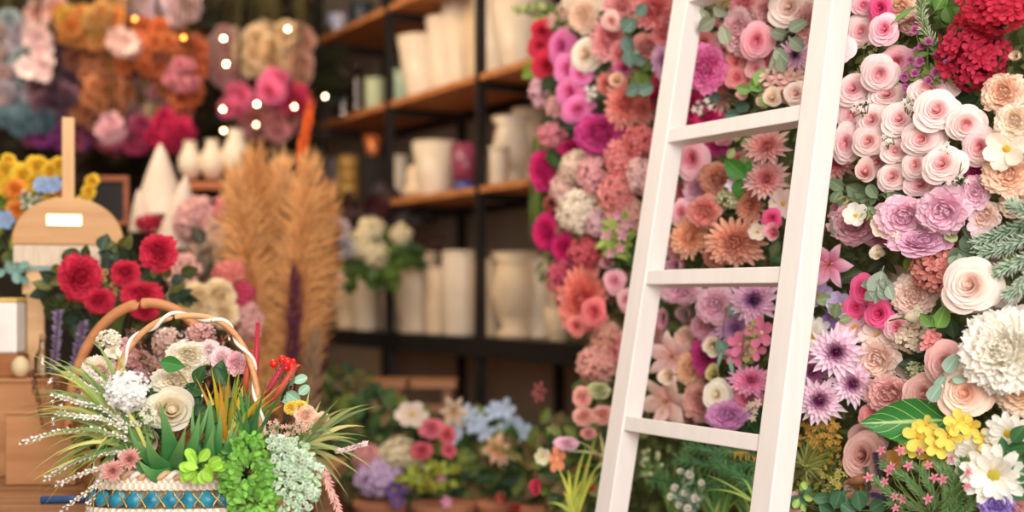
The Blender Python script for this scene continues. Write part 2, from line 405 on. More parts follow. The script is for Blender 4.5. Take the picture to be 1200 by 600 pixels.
# ------------------------------------------------------------------ leaves, sprigs, sprays, grass
LEAFP = {'leaf': (prof_leaf, .34), 'round': (prof_oval, .40), 'big': (prof_leaf, .25), 'heart': (prof_heart, .38), 'long': (prof_point, .16), 'narrow': (prof_point, .1), 'tongue': (prof_oval, .24)}
def leaf_me(shape, var):
    key = ('leafmesh', shape, var)
    if key not in _cache:
        R = random.Random(var * 17 + len(shape)); p, w = LEAFP[shape]
        P, C = flat_petal(1, w, 7, 9, p, bend=R.uniform(-.35, .25), cup=0.35, roll=R.uniform(-.5, .3), ruf=0.03, R=R)
        m = MB(); m.grid(P, C); m.tube([(0, -.18, -.02), (0, .02, 0)], .018, 5)
        _cache[key] = m.mesh('leaf')
    return _cache[key]
def sprig(name, label, leaves, col, base, out=0.10, d=None, shape='round', cat='leaf sprig', group=None, mat=None, facej=.35, stem_r=.0011, tip=None, side=False, vein=None):
    """leaves: (px, py, length px, direction in degrees counter-clockwise from image right) given at each leaf's foot; base: pixel where the stem springs"""
    P = (lambda a, b, o=0: at(a, b, d - o)) if d else (lambda a, b, o=0: on_panel(a, b, out + o))
    b0 = P(base[0], base[1], -.02)
    o = thing(name, label, cat, b0, None, None, group)
    mat = mat or leaf_mat(col, vein, tip=tip, side=side)
    m = MB()
    for i, lf in enumerate(leaves):
        x, y, ln, ang = lf[:4]; sh = lf[4] if len(lf) > 4 else shape
        p = P(x, y, rnd.uniform(0, .015)) - b0; L = ln * (.86 if ln < 60 else 1) * (p + b0).y / FPX
        f = face_dir(p + b0, j=facej, wc=.75)
        a = math.radians(ang); up = Vector((math.cos(a), 0.15 * rnd.uniform(-1, 1), math.sin(a)))
        lo = link('leaf', leaf_me(sh, rnd.randrange(4)), mat, o)
        lo.matrix_local = Matrix.Translation(p) @ basis(f, up).to_4x4() @ Matrix.Scale(L, 4)
        mid = p * .5 + Vector((rnd.uniform(-.006, .006), .012, rnd.uniform(-.006, .006)))
        m.tube([Vector((0, 0, 0)), mid, p], stem_r, 5)
    link('stem', m, leaf_mat((118, 124, 84), var=.1), o)
    return o
def spray(name, label, pts, r, cols, base, fk='floret5', out=0.10, d=None, cat='flower spray', group=None, eye=None, jit=.5, stemcol=(110, 130, 70), ball=False, leaves=0, leafcol=(110, 134, 62), part='blossom', k=.3, bend=.03):
    P = (lambda a, b, o=0: at(a, b, d - o)) if d else (lambda a, b, o=0: on_panel(a, b, out + o))
    b0 = P(base[0], base[1], -.02); o = thing(name, label, cat, b0, None, None, group)
    mt = petal_mat(cols[0], cols[1], k); m = MB(); lm = MB()
    for i, (x, y) in enumerate(pts):
        p = P(x, y, rnd.uniform(0, .02)) - b0; L = r * (p + b0).y / FPX * rnd.uniform(.85, 1.15)
        f = (face_dir(p + b0, j=jit, wc=.7) + p.normalized() * .3).normalized()
        for nm, me in parts_of(fk, i % 3, True):
            fo = link(part if nm == 'petals' else nm, me, mt if nm == 'petals' else leaf_mat(eye or EXTRA.get(nm, (230, 215, 150)), var=.15), o if nm == 'petals' else fo)
            if nm == 'petals': fo.matrix_local = Matrix.Translation(p) @ basis(f).to_4x4() @ Matrix.Scale(L, 4)
        mid = p * .55 + Vector((rnd.uniform(-bend, bend) * .4, .01, -bend * .4))
        m.tube([Vector((0, 0, 0)), mid, p], .0011, 4)
        for q in range(leaves):
            t = rnd.uniform(.35, 1); c = p * t; dr = Vector((rnd.uniform(-1, 1), rnd.uniform(-1, .2), rnd.uniform(-.6, 1))).normalized()
            Q, C = flat_petal(L * 2.4, L * .5, 3, 4, prof_leaf, R=rnd); Mx = basis(face_dir(c + b0, j=.5), dr)
            Q = Q @ np.array(Mx.transposed()) + np.array(c); lm.grid(Q, C)
    link('stem', m, leaf_mat(stemcol, var=.1), o)
    if leaves: link('foliage', lm, leaf_mat(leafcol), o)
    return o
def blade_pts(p0, p1, droop, w, n=8, R=rnd, flat=None):
    """a tapering grass blade from p0 to p1, bowed by droop"""
    p0, p1 = Vector(p0), Vector(p1); P = np.zeros((n, 3, 3)); C = np.zeros((n, 3, 3)); rv = R.random()
    side = (p1 - p0).cross(Vector((0, -1, 0.3)) if flat is None else flat)
    side = side.normalized() if side.length > 1e-6 else Vector((1, 0, 0))
    tw = R.uniform(-.5, .5)
    for j in range(n):
        t = j / (n - 1); c = p0.lerp(p1, t) + droop * (4 * t * (1 - t))
        ww = w * (0.55 + 0.6 * math.sin(PI * min(1, t * 1.1 + .1))) * (1 - t ** 3) + 1e-4
        s = (side + Vector((0, tw * t, 0))).normalized()
        for i, u in enumerate((-1, 0, 1)):
            P[j, i] = c + s * ww * u + Vector((0, .25 * ww * abs(u), 0)); C[j, i] = (t, abs(u), rv)
    return P, C
def grass(name, label, base, tips, w, mats, out=None, d=2.4, group=None, cat='grass', bow=.03, part='blade', spread=6, dj=.08):
    P = (lambda a, b, o=0: on_panel(a, b, out + o)) if out is not None else (lambda a, b, o=0: at(a, b, d - o))
    b0 = P(*base); o = thing(name, label, cat, b0, None, None, group)
    for i, tp in enumerate(tips):
        a = P(base[0] + rnd.uniform(-spread, spread), base[1] + rnd.uniform(-3, 3), rnd.uniform(-.02, .02)) - b0; b = P(tp[0], tp[1], rnd.uniform(-dj, dj)) - b0
        Q, C = blade_pts(a, b, Vector((0, 0, bow * rnd.uniform(.4, 1.2))), w * rnd.uniform(.7, 1.2))
        link(part, MB().grid(Q, C), mats[i % len(mats)], o)
    return o
def needle_sprig(name, label, path, nl, col, out=.1, d=None, tip=None, n=90, cat='leaf sprig', w=.0014, group=None, ang=50, part='needles', wood=(96, 84, 60), core=0):
    """a twig with needles all round it; path: pixels"""
    P = (lambda a, b, o=0: at(a, b, d - o)) if d else (lambda a, b, o=0: on_panel(a, b, out + o))
    pts = [P(*p) for p in path]; b0 = pts[0]; o = thing(name, label, cat, b0, None, None, group)
    pts = [p - b0 for p in pts]; m = MB(); nm = MB(); m.tube(pts, .0018, 5)
    for i in range(n):
        t = (i + .5) / n * (len(pts) - 1); j = min(int(t), len(pts) - 2); c = pts[j].lerp(pts[j + 1], t - j); ax = (pts[j + 1] - pts[j]).normalized()
        q = ax.orthogonal().normalized(); q.rotate(Matrix.Rotation(i * 2.399, 3, ax)); a = math.radians(ang + rnd.uniform(-15, 15))
        e = c + (ax * math.cos(a) + q * math.sin(a)) * nl * rnd.uniform(.75, 1.15)
        Q, C = blade_pts(c, e, Vector((0, 0, 0)), w, 4); nm.grid(Q, C)
    if core: nm.tube([pts[0].lerp(pts[1], .3)] + pts[1:], [core * .7] + [core] * (len(pts) - 2) + [core * .45], 9)
    link('twig', m, leaf_mat(wood, var=.1), o); link(part, nm, leaf_mat(col, tip=tip, var=.4), o)
    return o
# ------------------------------------------------------------------ camera, light, room
cam = bpy.data.cameras.new('camera'); camo = bpy.data.objects.new('camera', cam); COL.objects.link(camo)
camo.location = (0, 0, CAMZ); camo.rotation_euler = (PI / 2, 0, 0)
cam.sensor_width = 36; cam.lens = 36 * FPX / 1200; cam.shift_y = (HOR - 300) / 1200; cam.clip_end = 60
cam.dof.use_dof = True; cam.dof.focus_distance = 2.45; cam.dof.aperture_fstop = 1.4
sc = bpy.context.scene; sc.camera = camo
sc.view_settings.view_transform = 'Standard'; sc.view_settings.look = 'None'; sc.view_settings.exposure = 0.15
w = bpy.data.worlds.new('daylight'); sc.world = w; w.use_nodes = True
w.node_tree.nodes['Background'].inputs[0].default_value = (1.0, 0.955, 0.92, 1); w.node_tree.nodes['Background'].inputs[1].default_value = 1.0
def area(name, loc, aim, size, power, col):
    l = bpy.data.lights.new(name, 'AREA'); l.size = size; l.energy = power; l.color = col
    o = bpy.data.objects.new(name, l); COL.objects.link(o); o.location = loc
    o.rotation_euler = (Vector(aim) - Vector(loc)).to_track_quat('-Z', 'Y').to_euler(); return o
area('shopfront_daylight', (0.55, -1.2, 2.35), (0.6, 2.6, 1.15), 2.4, 180, (1, .965, .94))
area('ceiling_light', (-0.9, 2.2, 3.0), (-.9, 2.5, 0), 1.2, 26, (1, .93, .84))
area('warm_shelf_light', room(4.4, 0.9, 3.0), room(4.6, 2.6, 1.5), 1.0, 44, (1, .78, .55))
area('warm_corner_light', room(4.6, -.9, 3.0), room(6.0, -1.4, 1.7), 1.4, 60, (1, .76, .52))

def rbox(a0, a1, p0, p1, z0, z1): return MB().box((0, 0, 0), (1, 1, 1), lambda v: room(a0 + (a1 - a0) * v.x, p0 + (p1 - p0) * v.y, z0 + (z1 - z0) * v.z))
struct('floor', rbox(-4, 7.5, -4.2, 2.95, -.1, 0), wood_mat('floor_boards', (128, 96, 68), (104, 76, 52), 1.2))
struct('ceiling', rbox(-1.2, 7.5, -4.2, 2.95, 3.2, 3.3), solid_mat('ceiling_paint', (150, 132, 112), .9))
struct('wall_right', rbox(-1, 7.5, 2.75, 2.9, 0, 3.2), solid_mat('wall_plaster', (176, 158, 136), .85, .08, 3))
struct('wall_back', rbox(7.2, 7.4, -4.2, 2.75, 0, 3.2), solid_mat('dark_wall_paint', (62, 55, 44), .9, .2, 3))
struct('wall_left', rbox(-1.2, 7.2, -4.2, -4.05, 0, 3.2), solid_mat('left_wall_paint', (104, 90, 72), .9, .1, 3))
struct('baseboard_right', rbox(-1, 7.2, 2.725, 2.75, 0, .1), solid_mat('skirting_paint', (90, 78, 64), .7))

# the panel that carries the flowers
t = thing('flower_wall_panel', 'tall cream board backing that carries the flowers behind the ladder', 'panel', room(2.2, PANEL + .03, 0))
iv = lambda a, p, z: room(a, p, z) - room(2.2, PANEL + .03, 0)
def lbox(a0, a1, p0, p1, z0, z1, o=None):
    o = o or room(2.2, PANEL + .03, 0)
    return MB().box((0, 0, 0), (1, 1, 1), lambda v: room(a0 + (a1 - a0) * v.x, p0 + (p1 - p0) * v.y, z0 + (z1 - z0) * v.z) - o)
CREAM = solid_mat('cream_paint', (226, 208, 186), .7, .05, 6)
link('board', lbox(1.0, 3.06, PANEL, PANEL + .02, .35, 2.3), CREAM, t, False); link('side_board', lbox(3.062, 3.22, PANEL, PANEL + .02, 1.2, 2.3), CREAM, t, False)
for a0 in (1.0, 2.0, 3.0): link('upright', lbox(a0, a0 + .06, PANEL + .021, PANEL + .07, 0, 2.3), CREAM, t, False)
for z0 in (.35, 1.3, 2.2): link('batten', lbox(1.07, 3.05, PANEL + .071, PANEL + .09, z0, z0 + .06), CREAM, t, False)

# the white ladder, leaning towards the panel
LAD_R = lambda z: Vector((.552, 2.485, 0)) + PERP * .165 * (z - CAMZ) + Vector((0, 0, z))
lad_w = lambda z: .5085 - .030 * (z - .78)
t = thing('wooden_ladder', 'white painted wooden ladder leaning in front of the flower wall', 'ladder', LAD_R(0))
WHITE = solid_mat('white_paint', (240, 231, 224), .5, .03, 7, 0, (6, 6, .6), None, .1)
def stile(side):
    m = MB(); n = Vector((CA, SA, -.165)).normalized()
    for z in (0.0, 2.45):
        c = LAD_R(z) + ALONG * (lad_w(z) if side else 0) - LAD_R(0)
        for da, dp in ((-1, -1), (1, -1), (1, 1), (-1, 1)):
            m.v.append(tuple(c + ALONG * da * .0285 + n * dp * .0255)); m.c.append((.5, .5, .5))
    m.f += [(3, 2, 1, 0), (4, 5, 6, 7), (0, 1, 5, 4), (1, 2, 6, 5), (2, 3, 7, 6), (3, 0, 4, 7)]
    return m
link('stile', stile(0), WHITE, t, False, .003); link('stile', stile(1), WHITE, t, False, .003)
n_l = Vector((CA, SA, -.165)).normalized(); up_l = Vector((CA * .165, SA * .165, 1)).normalized()
for z in (.265, .587, .909, 1.235, 1.556, 1.878, 2.2):
    c = LAD_R(z) - LAD_R(0); m = MB()
    m.box((.0285, -.022, -.0165), (lad_w(z) - .0285, .022, .0165), lambda v: c + ALONG * v.x + n_l * v.y + up_l * v.z)
    link('rung', m, WHITE, t, False, .002)

# filler leaves plus a dark sheet added as shade in gaps behind the flowers
def bare(p):
    q = p - Vector((0, 0, CAMZ)); u = 600 + FPX * q.x / q.y; vv = HOR - FPX * (p.z - CAMZ) / q.y
    return 1036 < u < 1100 and 304 < vv < 352 or 1100 <= u < 1178 and 296 < vv < 368
m = MB(); na, nz = 160, 96
P = np.zeros((nz, na, 3))
for j in range(nz):
    for i in range(na): P[j, i] = room(1.03 + 2.17 * i / (na - 1), PANEL - rnd.uniform(.012, .03), .5 + 1.5 * j / (nz - 1))
for j in range(nz - 1):
    for i in range(na - 1):
        q = [Vector(P[j, i]), Vector(P[j, i + 1]), Vector(P[j + 1, i + 1]), Vector(P[j + 1, i])]
        ce = sum(q, Vector()) / 4
        if bare(ce) or ce.dot(ALONG) > 3.04 and ce.z < 1.22: continue
        b = len(m.v); rv = rnd.uniform(.1, .4)
        for x in q: m.v.append(tuple(x)); m.c.append((.5, .5, rv))
        m.f.append((b, b + 3, b + 2, b + 1))
for i in range(3600):
    a = rnd.uniform(1.05, 3.2); z = rnd.uniform(.55 if a < 3.04 else 1.22, 1.98); p = PANEL - rnd.uniform(.03, .085)
    c = room(a, p, z)
    if bare(c): continue
    dr = Vector((rnd.uniform(-1, 1), rnd.uniform(-1, 1), rnd.uniform(-1, 1))).normalized(); L = rnd.uniform(.022, .05)
    Q, Cc = flat_petal(L, L * rnd.uniform(.18, .34), 3, 5, prof_leaf, bend=rnd.uniform(-.6, .6), cup=.3)
    Mx = basis((-PERP + Vector((rnd.uniform(-.7, .7), rnd.uniform(-.7, .7), rnd.uniform(-.5, .7)))), dr)
    m.grid(Q @ np.array(Mx.transposed()) + np.array(c), Cc)
tag(link('foliage_shade_mat', m, leaf_mat((100, 112, 62), var=.55), None), 'dark green leaves and added shade sheet covering the cream board between the flowers', 'foliage', None, 'stuff')
# ------------------------------------------------------------------ the flowers on the panel
C = {  # outer, inner sRGB
 'blush': ((255, 228, 220), (246, 142, 152)), 'blush2': ((255, 222, 218), (244, 124, 150)), 'pink': ((248, 170, 178), (232, 84, 124)), 'hot': ((240, 82, 140), (222, 24, 96)),
 'bicol': ((253, 196, 204), (236, 40, 110)), 'cream': ((252, 236, 214), (248, 214, 178)), 'peach': ((253, 220, 192), (246, 184, 144)), 'apricot': ((238, 170, 140), (222, 130, 96)),
 'coral': ((240, 134, 122), (220, 84, 84)), 'coralpink': ((244, 150, 148), (226, 100, 108)), 'salmon': ((242, 160, 144), (230, 110, 100)), 'red': ((196, 14, 48), (140, 4, 28)), 'brightred': ((214, 18, 48), (160, 8, 34)), 'fuchsia': ((232, 30, 120), (190, 10, 84)),
 'magenta': ((220, 56, 140), (184, 24, 104)), 'orchidpink': ((234, 110, 172), (214, 60, 136)), 'lilac': ((250, 208, 222), (236, 168, 200)), 'mauve': ((234, 176, 188), (210, 132, 156)), 'lavender': ((206, 180, 226), (170, 130, 200)), 'palelilac': ((255, 226, 240), (160, 48, 124)),
 'dusty': ((240, 184, 176), (214, 140, 138)), 'dustyrose': ((236, 184, 170), (210, 138, 132)), 'ivory': ((248, 240, 220), (240, 218, 170)), 'white': ((246, 242, 230), (246, 236, 210)), 'yellow': ((248, 222, 84), (240, 190, 40)), 'mustard': ((214, 160, 56), (180, 116, 30)),
 'purple': ((160, 130, 210), (120, 84, 180)), 'plum': ((150, 40, 110), (110, 20, 80)), 'greenwhite': ((224, 228, 180), (180, 196, 120)), 'crimson': ((206, 48, 90), (170, 24, 66)), 'peachrose': ((252, 214, 190), (244, 170, 136)), 'blushrose': ((253, 230, 216), (248, 198, 178)),
}
G_BLUSH = 'blush roses in the large cluster beside the ladder'
fl, hd = flower, cluster_head
# --- right of the ladder, top
for a in [
 ('spray_rose', 1012, 6, 14, 12, 'bicol', 'small pink bicolour rose at the very top edge just right of the ladder', .14),
 ('spray_rose', 1033, 10, 14, 15, 'hot', 'hot pink rose at the top, above the other hot pink bicolour rose', .15),
 ('spray_rose', 1037, 35, 16, 17, 'bicol', 'hot pink rose with pale rim and big blush guard petal beneath it', .17),
 ('rose', 1010, 37, 17, 17, 'blush2', 'blush rose directly above the green white filler buds right of the ladder', .13),
 ('rose', 983, 58, 16, 17, 'blush2', 'pale pink rose overlapping the right edge of the ladder near its top', .215),
 ('rose', 1051, 72, 19, 17, 'bicol', 'blush rose with deep pink heart tucked behind a paler one', .12),
 ('rose', 1031, 86, 19, 19, 'blush2', 'pale pink pointed-petal rose in front of the deep-hearted one', .16),
 ('rose', 1001, 105, 19, 17, 'blush2', 'pale rose close to the ladder, above the first row of the blush cluster', .15),
 ('rose', 1041, 112, 21, 15, 'blush', 'flattened blush rose in the middle of the cluster, above two round ones', .13),
 ('rose', 1092, 106, 26, 16, 'blush', 'wide blush rose below the mauve-pink pompon filler', .15),
 ('rose', 1115, 101, 13, 11, 'blush', 'half hidden blush rose at the foot of the dark red hydrangea', .10),
 ('rose', 1098, 131, 23, 22, 'blush', 'large round blush rose at the centre right of the cluster', .18),
 ('rose', 1132, 145, 20, 19, 'blush', 'round blush rose with coral heart next to the cream blooms', .16),
 ('rose', 1055, 141, 19, 18, 'blush', 'round blush rose, second in the middle row from the ladder', .16),
 ('rose', 1023, 141, 17, 17, 'blush', 'round blush rose, first in the middle row beside white filler', .15),
 ('rose', 998, 134, 15, 17, 'blush2', 'pink-hearted rose nearest the ladder in the middle row', .13),
 ('rose', 992, 167, 15, 22, 'blush2', 'long sideways blush rose touching the ladder stile', .15),
 ('rose', 1019, 166, 18, 16, 'blush', 'blush rose below the middle row, beside the sideways one', .16),
 ('rose', 1056, 152, 17, 11, 'blush', 'small squashed blush rose under the middle row', .12),
 ('rose', 1082, 163, 23, 17, 'blush', 'wide open blush rose with layered rim below the largest one', .17),
 ('rose', 1049, 177, 15, 13, 'blush', 'small tight blush rose left of the layered wide one', .16),
 ('rose', 1074, 193, 15, 16, 'blush', 'blush rose squeezed between the small tight one and the lowest large one', .16),
 ('rose', 1106, 193, 22, 20, 'blush', 'large blush rose with pink heart lowest in the cluster', .19),
 ('rose', 1150, 172, 20, 21, 'blush2', 'blush rose turned outwards against the peach hydrangea', .15),
 ('rose', 1048, 207, 18, 16, 'blush', 'nodding blush rose above the lilac blooms', .15),
 ('rose', 1029, 190, 17, 16, 'blush', 'blush rose behind the half-open bud at the cluster corner', .12),
 ('rosebud', 1014, 204, 15, 18, 'blush', 'half-open blush rosebud hanging at the lower corner of the cluster', .15),
 ('rose', 1080, 217, 19, 13, 'blush2', 'small pink-hearted rose just above the frilled lilac bloom', .14),
 ]:
    fl(a[0], a[1], a[2], a[3], a[4], C[a[5]], a[6], out=a[7], group=G_BLUSH if a[2] > 80 else None, edge=(253, 226, 218) if a[5] != 'hot' else None)
fl('lisianthus', 1055, 8, 20, 17, C['peach'], 'peach ruffled bloom at the top edge beside the hot pink rose', out=.1)
fl('lisianthus', 1070, 28, 16, 12, C['dusty'], 'dusty pink bloom in shade under the white-tipped green sprig', out=.06)
hd(1168, 8, 46, 34, C['brightred'], 'bright red hydrangea cut by the top edge above the dark one', n=64, fs=.23, out=.17, jit=.5)
hd(1140, 62, 42, 44, C['red'], 'dark red hydrangea head right above the blush roses', n=84, fs=.2, out=.14, jit=.5)
spray('pompon_spray', 'mauve-pink button pompons on thin green stems below the red hydrangea', [(1072, 35), (1080, 54), (1074, 60), (1088, 49), (1099, 63), (1067, 70), (1078, 72), (1110, 75), (1060, 90), (1072, 86), (1085, 87), (1097, 85), (1108, 88), (1088, 95), (1063, 103)], 6.5, ((216, 120, 178), (190, 84, 150)), (1092, 98), 'pompon', out=.16, leaves=4, part='pompon')
needle_sprig('white_tipped_sprig', 'green conifer twig with pale frosted tips slanting across the top', [(1096, 55), (1085, 35), (1078, 14), (1082, -8)], .02, (116, 140, 84), .17, tip=(232, 232, 212), n=110)
sprig('green_leaf_sprig', 'fresh green leaves at the top edge beside the bright red hydrangea', [(1098, 20, 34, 20, 'leaf'), (1102, 16, 32, -35, 'leaf'), (1096, 12, 30, 60, 'leaf'), (1108, 8, 28, -70, 'leaf'), (1095, 8, 26, 100, 'leaf')], (92, 132, 52), (1094, 18), .15)
sprig('green_stalk', 'thick light green stalk lying beside the hot pink rose', [(1048, 25, 36, 20, 'narrow')], (110, 160, 84), (1046, 26), .17)
spray('filler_spray', 'pale green unopened filler buds between ladder and blush roses', [(1012, 55), (1020, 62), (1015, 70), (1010, 78), (1018, 80), (1005, 85), (1022, 50), (1026, 58)], 3.4, ((218, 222, 160), (170, 180, 100)), (1012, 88), 'floret5', out=.12, leaves=4, part='bud')
for q, (pts, base, lb) in enumerate([
   ([(1060, 118), (1068, 114), (1073, 121), (1064, 124), (1077, 117), (1070, 128)], (1066, 132), 'white starry filler between the flattened and the wide blush roses'),
   ([(1003, 122), (1012, 120), (1018, 118), (1008, 127), (1000, 128)], (1010, 132), 'white starry filler at the ladder end of the middle rose row'),
   ([(1036, 160), (1042, 165), (1038, 168), (1045, 158)], (1040, 166), 'white starry filler below the middle of the rose cluster'),
   ([(1105, 173), (1110, 168), (1113, 176), (1102, 178)], (1108, 178), 'white starry filler above the lowest large blush rose'),
   ([(1127, 188), (1130, 197), (1126, 206), (1133, 212), (1112, 214), (1120, 210)], (1128, 205), 'white starry filler hanging beside the lowest large blush rose')]):
    spray('white_filler_spray', lb, pts, 4, C['white'], base, 'star', out=.195 if q else .17, group='white filler among the blush roses', eye=(236, 226, 150))
sprig('dark_leaf_sprig', 'dark green leaves in the gap between blush roses and peach bloom', [(1120, 118, 26, 60, 'leaf'), (1126, 124, 28, 20, 'leaf'), (1132, 112, 24, 110, 'leaf'), (1140, 128, 24, -20, 'leaf'), (1118, 120, 22, 150, 'leaf'), (1150, 118, 24, 40, 'leaf')], (48, 74, 44), (1130, 122), .09)
fl('peony', 1177, 110, 26, 26, C['peach'], 'peach ruffled rose at the right edge level with the blush cluster', out=.13)
fl('peony', 1190, 143, 24, 24, C['cream'], 'cream frilled bloom below the peach one at the right edge', out=.15)
fl('tulip', 1192, 66, 11, 9, C['cream'], 'cream bud poking out beside the dark red hydrangea', out=.14)
fl('anemone', 1180, 174, 24, 22, C['cream'], 'cream open bloom with golden heart above the peach hydrangea', out=.16)
fl('peony', 1182, 206, 32, 27, C['peach'], 'large peach garden rose at the right edge with wavy rim', out=.13)
fl('lisianthus', 1192, 240, 20, 16, C['peach'], 'small peach bloom under the large peach garden rose', out=.1)
fl('lisianthus', 1155, 252, 18, 19, C['blushrose'], 'pale blush loose bloom above the frosted conifer twigs', out=.12)
fl('anemone', 1148, 262, 14, 14, ((246, 214, 220), (238, 190, 180)), 'small pale pink open blossom under the pale blush loose bloom', out=.13)
fl('lisianthus', 1144, 226, 16, 21, C['lilac'], 'narrow lilac frilled bloom next to the peach garden rose', out=.14)
fl('carnation', 1142, 200, 14, 12, C['magenta'], 'small purple carnation tucked under the outer blush roses', out=.12)
fl('lisianthus', 1059, 253, 29, 26, C['lilac'], 'lilac frilled bloom, middle one of the three below the blush roses', out=.17)
fl('lisianthus', 1107, 246, 31, 28, C['lilac'], 'largest lilac frilled bloom, with a small leaf at its heart', out=.17)
fl('lisianthus', 1078, 286, 34, 17, ((242, 194, 216), (222, 150, 192)), 'flattened lilac bloom seen from the side, lowest of the lilac group', out=.16, tilt=(0, .5))
fl('lisianthus', 1004, 262, 30, 24, C['mauve'], 'dusty mauve bloom near the ladder behind a small white blossom', out=.13)
fl('lisianthus', 986, 246, 13, 13, C['mauve'], 'small dark mauve bloom peeping past the ladder stile', out=.11)
fl('lisianthus', 1030, 279, 17, 11, C['mauve'], 'mauve bloom in shade under the small cream blossom', out=.1)
fl('anemone', 1003, 253, 14, 13, C['white'], 'small white blossom lying on the dusty mauve bloom', out=.19)
fl('anemone', 1035, 264, 14, 15, C['cream'], 'small cream blossom between the mauve and lilac blooms', out=.18)
spray('white_filler_spray', 'white seedhead filler under the middle lilac bloom', [(1050, 276), (1054, 280), (1047, 281), (1052, 286)], 5, C['ivory'], (1056, 276), 'star', out=.19)
sprig('eucalyptus_sprig', 'grey-green eucalyptus leaves between the ladder and the lilac blooms', [(988, 222, 24, 140), (992, 218, 34, -25), (1002, 226, 26, -15), (1008, 236, 22, 20), (985, 232, 26, -60), (1034, 228, 30, 10), (1040, 226, 28, -40), (1018, 242, 26, -60), (1028, 232, 22, 130), (980, 255, 26, -80), (986, 222, 22, -120)], (118, 138, 104), (1012, 232), .15)
sprig('olive_seed_sprig', 'olive feathery seed sprig under the eucalyptus near the ladder', [(990 + i * 3, 230 + i * 2, 14, 200 + (i % 2) * 60 + i * 4, 'narrow') for i in range(12)], (170, 170, 96), (1018, 236), .17)
fl('dahlia', 980, 190, 24, 22, ((250, 186, 180), (232, 96, 120)), 'pink pointed-petal dahlia half hidden behind the ladder stile', out=.1)
fl('rosebud', 1035, 297, 12, 12, C['ivory'], 'cream rosebud hanging over the dark gap below the lilac blooms', out=.16, face=Vector((-.75, -.5, .1)))
fl('rosebud', 1114, 275, 10, 9, C['greenwhite'], 'pale green bud below the largest lilac bloom', out=.14)
sprig('eucalyptus_sprig', 'broad grey-green leaves right of the largest lilac bloom', [(1128, 268, 30, -10), (1130, 275, 30, -60), (1124, 294, 24, -30), (1136, 256, 28, 20), (1130, 292, 26, 200), (1140, 290, 22, -90)], (112, 136, 108), (1128, 280), .12)
for i, (pth, lb) in enumerate([([(1215, 255), (1190, 268), (1166, 276), (1146, 284)], 'frosted conifer twig, topmost of the fan at the right edge'), ([(1220, 275), (1195, 284), (1172, 292), (1150, 296)], 'frosted conifer twig, second of the fan at the right edge'),
   ([(1220, 290), (1202, 304), (1186, 312), (1170, 318)], 'frosted conifer twig, third of the fan at the right edge'), ([(1222, 305), (1208, 322), (1196, 336), (1182, 346)], 'frosted conifer twig, fourth of the fan at the right edge'), ([(1224, 262), (1206, 250), (1196, 244), (1186, 240)], 'frosted conifer twig pointing up at the right edge')]):
    needle_sprig('conifer_twig', lb, pth, .021, (70, 122, 72), .155 + .008 * i, tip=(236, 238, 222), n=190, w=.0021)
hd(1105, 315, 36, 32, C['salmon'], 'coral hydrangea hanging against the bare cream board', n=60, fs=.26, out=.1)
sprig('green_leaf_sprig', 'single bright green leaf hanging on the cream board beside coral hydrangea', [(1067, 298, 30, -88, 'leaf'), (1062, 298, 16, 30, 'leaf')], (126, 160, 74), (1064, 294), .12)
sprig('grey_leaf_sprig', 'grey-green leaf across the top of the coral hydrangea', [(1124, 297, 24, -60, 'leaf'), (1112, 310, 16, 40, 'leaf')], (140, 160, 132), (1126, 296), .16)
# --- right of the ladder, middle
fl('lily', 972, 310, 26, 26, ((246, 190, 214), (226, 90, 140)), 'pink stargazer lily with pale rims beside the ladder stile', out=.14, k=.2)
fl('anemone', 985, 357, 14, 14, C['lavender'], 'lavender flat blossom between round eucalyptus leaf and hot pink roses', out=.13)
fl('anemone', 958, 345, 15, 14, C['lavender'], 'lavender blossom half behind the ladder stile under the lily', out=.1)
fl('anemone', 974, 374, 9, 11, C['purple'], 'small violet blossom in shade above the lilac dahlias', out=.1)
sprig('eucalyptus_sprig', 'round eucalyptus leaves below the pink lily', [(957, 352, 24, 10), (972, 356, 18, -40), (954, 334, 20, 30), (978, 372, 22, 80, 'leaf'), (984, 376, 20, 20, 'leaf')], (132, 150, 108), (962, 358), .15)
fl('spray_rose', 1011, 339, 13, 17, C['hot'], 'hot pink rose, topmost of three beside the grey lobed leaf', out=.12)
fl('spray_rose', 1003, 361, 13, 13, C['hot'], 'hot pink rose, lowest of three beside the grey lobed leaf', out=.12)
fl('spray_rose', 1031, 368, 16, 17, C['hot'], 'hot pink rose under the tip of the grey lobed leaf', out=.13, edge=(252, 190, 200))
sprig('dusty_miller_sprig', 'grey felted lobed leaf hanging over the hot pink roses', [(1034, 318, 46, -110, 'leaf'), (1028, 330, 24, 200, 'leaf'), (1030, 330, 22, -20, 'leaf'), (1026, 342, 22, 215, 'leaf'), (1028, 342, 20, -35, 'leaf'), (1040, 335, 22, -70, 'leaf')], (156, 170, 150), (1036, 312), .17)
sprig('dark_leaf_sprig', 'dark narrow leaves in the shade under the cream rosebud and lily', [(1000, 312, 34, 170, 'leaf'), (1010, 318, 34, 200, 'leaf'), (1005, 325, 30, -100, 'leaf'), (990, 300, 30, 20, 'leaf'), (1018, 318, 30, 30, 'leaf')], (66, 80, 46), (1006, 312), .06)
fl('peony', 1071, 347, 27, 27, C['blushrose'], 'blush open peony behind the ivory rosebud', out=.1)
fl('rosebud', 1063, 372, 15, 15, C['ivory'], 'plump ivory rosebud lying in front of the blush open peony', out=.17, face=Vector((.75, -.65, .15)))
fl('spray_rose', 1052, 383, 14, 14, C['bicol'], 'pink rose hidden under the plump ivory rosebud', out=.12)
sprig('ivy_sprig', 'light green ivy leaf beside the large cream rose', [(1098, 384, 34, 75, 'heart'), (1095, 382, 26, 140, 'leaf'), (1085, 372, 26, -5, 'narrow')], (122, 166, 84), (1085, 372), .16)
fl('rose', 1139, 336, 30, 29, C['blushrose'], 'large cream-blush rose below the coral hydrangea', out=.18, edge=(252, 236, 224))
